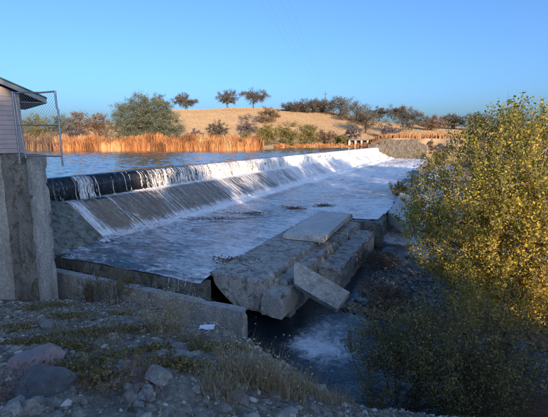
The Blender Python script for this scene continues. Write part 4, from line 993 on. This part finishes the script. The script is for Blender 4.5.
tuft('red_weed', 'reddish stalks in front of the low wall near the pier', 85, 287, 70, 1.0, 0.25, M['redtwig'], 709, 0.009, 0.3, 'weed', seedheads=200)
tuft('red_weed', 'arching reddish twigs along the bottom edge, left of centre', 120, 395, 120, 0.35, 0.5, M['redtwig'], 710, 0.006, 0.7, 'weed')
shrub('green willow sprout growing against the low wall', 118, 290, 13.2, 1.5, 1.3, 721, 'leaf_olive', ncl=70, npl=26, leaf=0.05, gaps=0.3)
shrub('thin green sprout at the pier end of the low wall', 88, 280, 13.8, 1.0, 1.0, 722, 'leaf_dark', ncl=45, npl=22, leaf=0.05, gaps=0.3)
shrub('spiky dark weed on top of the mossy ramp', 75, 200, 22.0, 1.1, 0.8, 723, 'leaf_dark', ncl=45, npl=20, leaf=0.08, base=(*W(13.3, -19.6), -1.15))
shrub('dark moss cushion on the mossy ramp beside the pier', 62, 210, 21.0, 1.6, 0.6, 724, 'leaf_dark', ncl=80, npl=26, leaf=0.06, base=(*W(12.5, -18.9), -1.45), gaps=0.05)
# moss and creeping plants in patches over the rocks
r = np.random.default_rng(730); P = []
for (px, py, rad, k) in ((70, 318, 0.55, 900), (55, 306, 0.5, 700), (90, 335, 0.6, 900), (130, 332, 0.45, 500), (75, 372, 0.3, 500), (150, 352, 0.3, 350), (62, 345, 0.3, 350), (165, 366, 0.3, 350), (120, 315, 0.4, 400), (200, 345, 0.4, 350), (35, 310, 0.4, 400), (185, 318, 0.5, 400), (235, 350, 0.4, 300), (30, 345, 0.4, 500), (110, 360, 0.5, 600), (20, 330, 0.4, 400), (150, 330, 0.5, 500), (190, 370, 0.35, 400), (95, 385, 0.3, 500), (45, 290, 0.6, 600), (110, 300, 0.6, 600), (75, 350, 0.4, 600)):
    c = on_ground(px, py); q = c[:2] + r.normal(0, rad*0.5, (k, 2))*np.array([1.3, 0.8]); zz = ground_z(q[:, 0], q[:, 1]); P.append(np.stack([q[:, 0], q[:, 1], zz+r.uniform(0.0, 0.12, k)], 1))
P = np.concatenate(P); V, F = leaf_quads(P, 0.055, r, 0.5, 0.6)
tag(link('moss_patches', mesh_np('moss_patches', V, F, {'v': np.repeat(np.clip(r.normal(0.5, 0.25, len(P)), 0, 1), 4)}), M['moss']), 'olive moss and creeping plants over the near bank rocks', 'moss', kind='stuff')
r = np.random.default_rng(735); x = r.uniform(-8, 4.5, 9000); y = 2.0+11.5*r.random(9000)**0.8; s_, t_ = ST(x, y); z = ground_z(x, y); ok = (s_ < 10.2) & (z > -4.6); x, y, z = x[ok], y[ok], z[ok]
V, F = leaf_quads(np.stack([x, y, z+r.uniform(0.01, 0.05, len(x))], 1), 0.05, r, 0, 0.45)
tag(link('leaf_litter', mesh_np('leaf_litter', V, F, {'v': np.repeat(np.clip(r.normal(0.55, 0.28, len(x)), 0, 1), 4)}), M['straw']), 'dead leaves and twigs scattered over the near bank', 'leaf litter', kind='stuff')
# white scrap
p = on_ground(207, 331); uu, vv = np.meshgrid(np.linspace(-1, 1, 7), np.linspace(-1, 1, 7), indexing='ij')
V = np.stack([uu*0.17, vv*0.12, 0.10+0.05*fbm(uu*1.5, vv*1.5, 0, 3, 740)], -1).reshape(-1, 3); V2 = V-np.array([0, 0, 0.012]); gf = grid_faces(7, 7)
tag(link('plastic_scrap', mesh_np('plastic_scrap', np.concatenate([V, V2]), np.concatenate([gf, gf[:, ::-1]+49]), None, True), M['plastic'], None, tuple(p)), 'crumpled white plastic scrap lying on the near bank', 'litter')
# drift debris caught in the basin
def debris(px, py, L, wd, n, seed, lab):
    r = np.random.default_rng(seed); p = at_z(px, py, -2.97); o = thing('debris_clump', lab, 'debris', tuple(p), r.uniform(-0.4, 0.2), 'drift debris in the basin')
    P = np.stack([r.normal(0, L*0.4, n), r.normal(0, wd*0.4, n), np.abs(r.normal(0, 0.07, n))], 1); V, F = leaf_quads(P, 0.10, r, 0, 0.6)
    link('leaves', mesh_np('leaves', V, F, {'v': np.repeat(np.clip(r.normal(0.5, 0.25, n), 0, 1), 4)}), M['debris'], o)
    pa = []
    for k in range(9):
        a = np.array([r.normal(0, L*0.3), r.normal(0, wd*0.3), 0.02]); d = np.array([r.normal(0, L*0.5), r.normal(0, wd*0.5), r.uniform(0, 0.15)]); pa.append(([a, a+d*0.5+[0, 0, 0.02], a+d], [0.02, 0.015, 0.008]))
    V, F = tubes(pa, 5); link('twigs', mesh_np('twigs', V, F), M['bark'], o)
debris(295, 208.5, 1.1, 0.5, 300, 751, 'left one of two rusty drift piles beyond the pale slab')
debris(324, 206, 1.0, 0.6, 300, 752, 'right one of two rusty drift piles beyond the pale slab')
debris(238, 262, 1.3, 0.6, 420, 753, 'brown leaf litter caught in the shallow water left of the sill block')
debris(215, 219, 2.2, 0.5, 160, 754, 'thin line of dark drift in the middle of the basin')
debris(250, 213.5, 2.4, 0.4, 120, 755, 'sparse dark drift line near the apron foot')
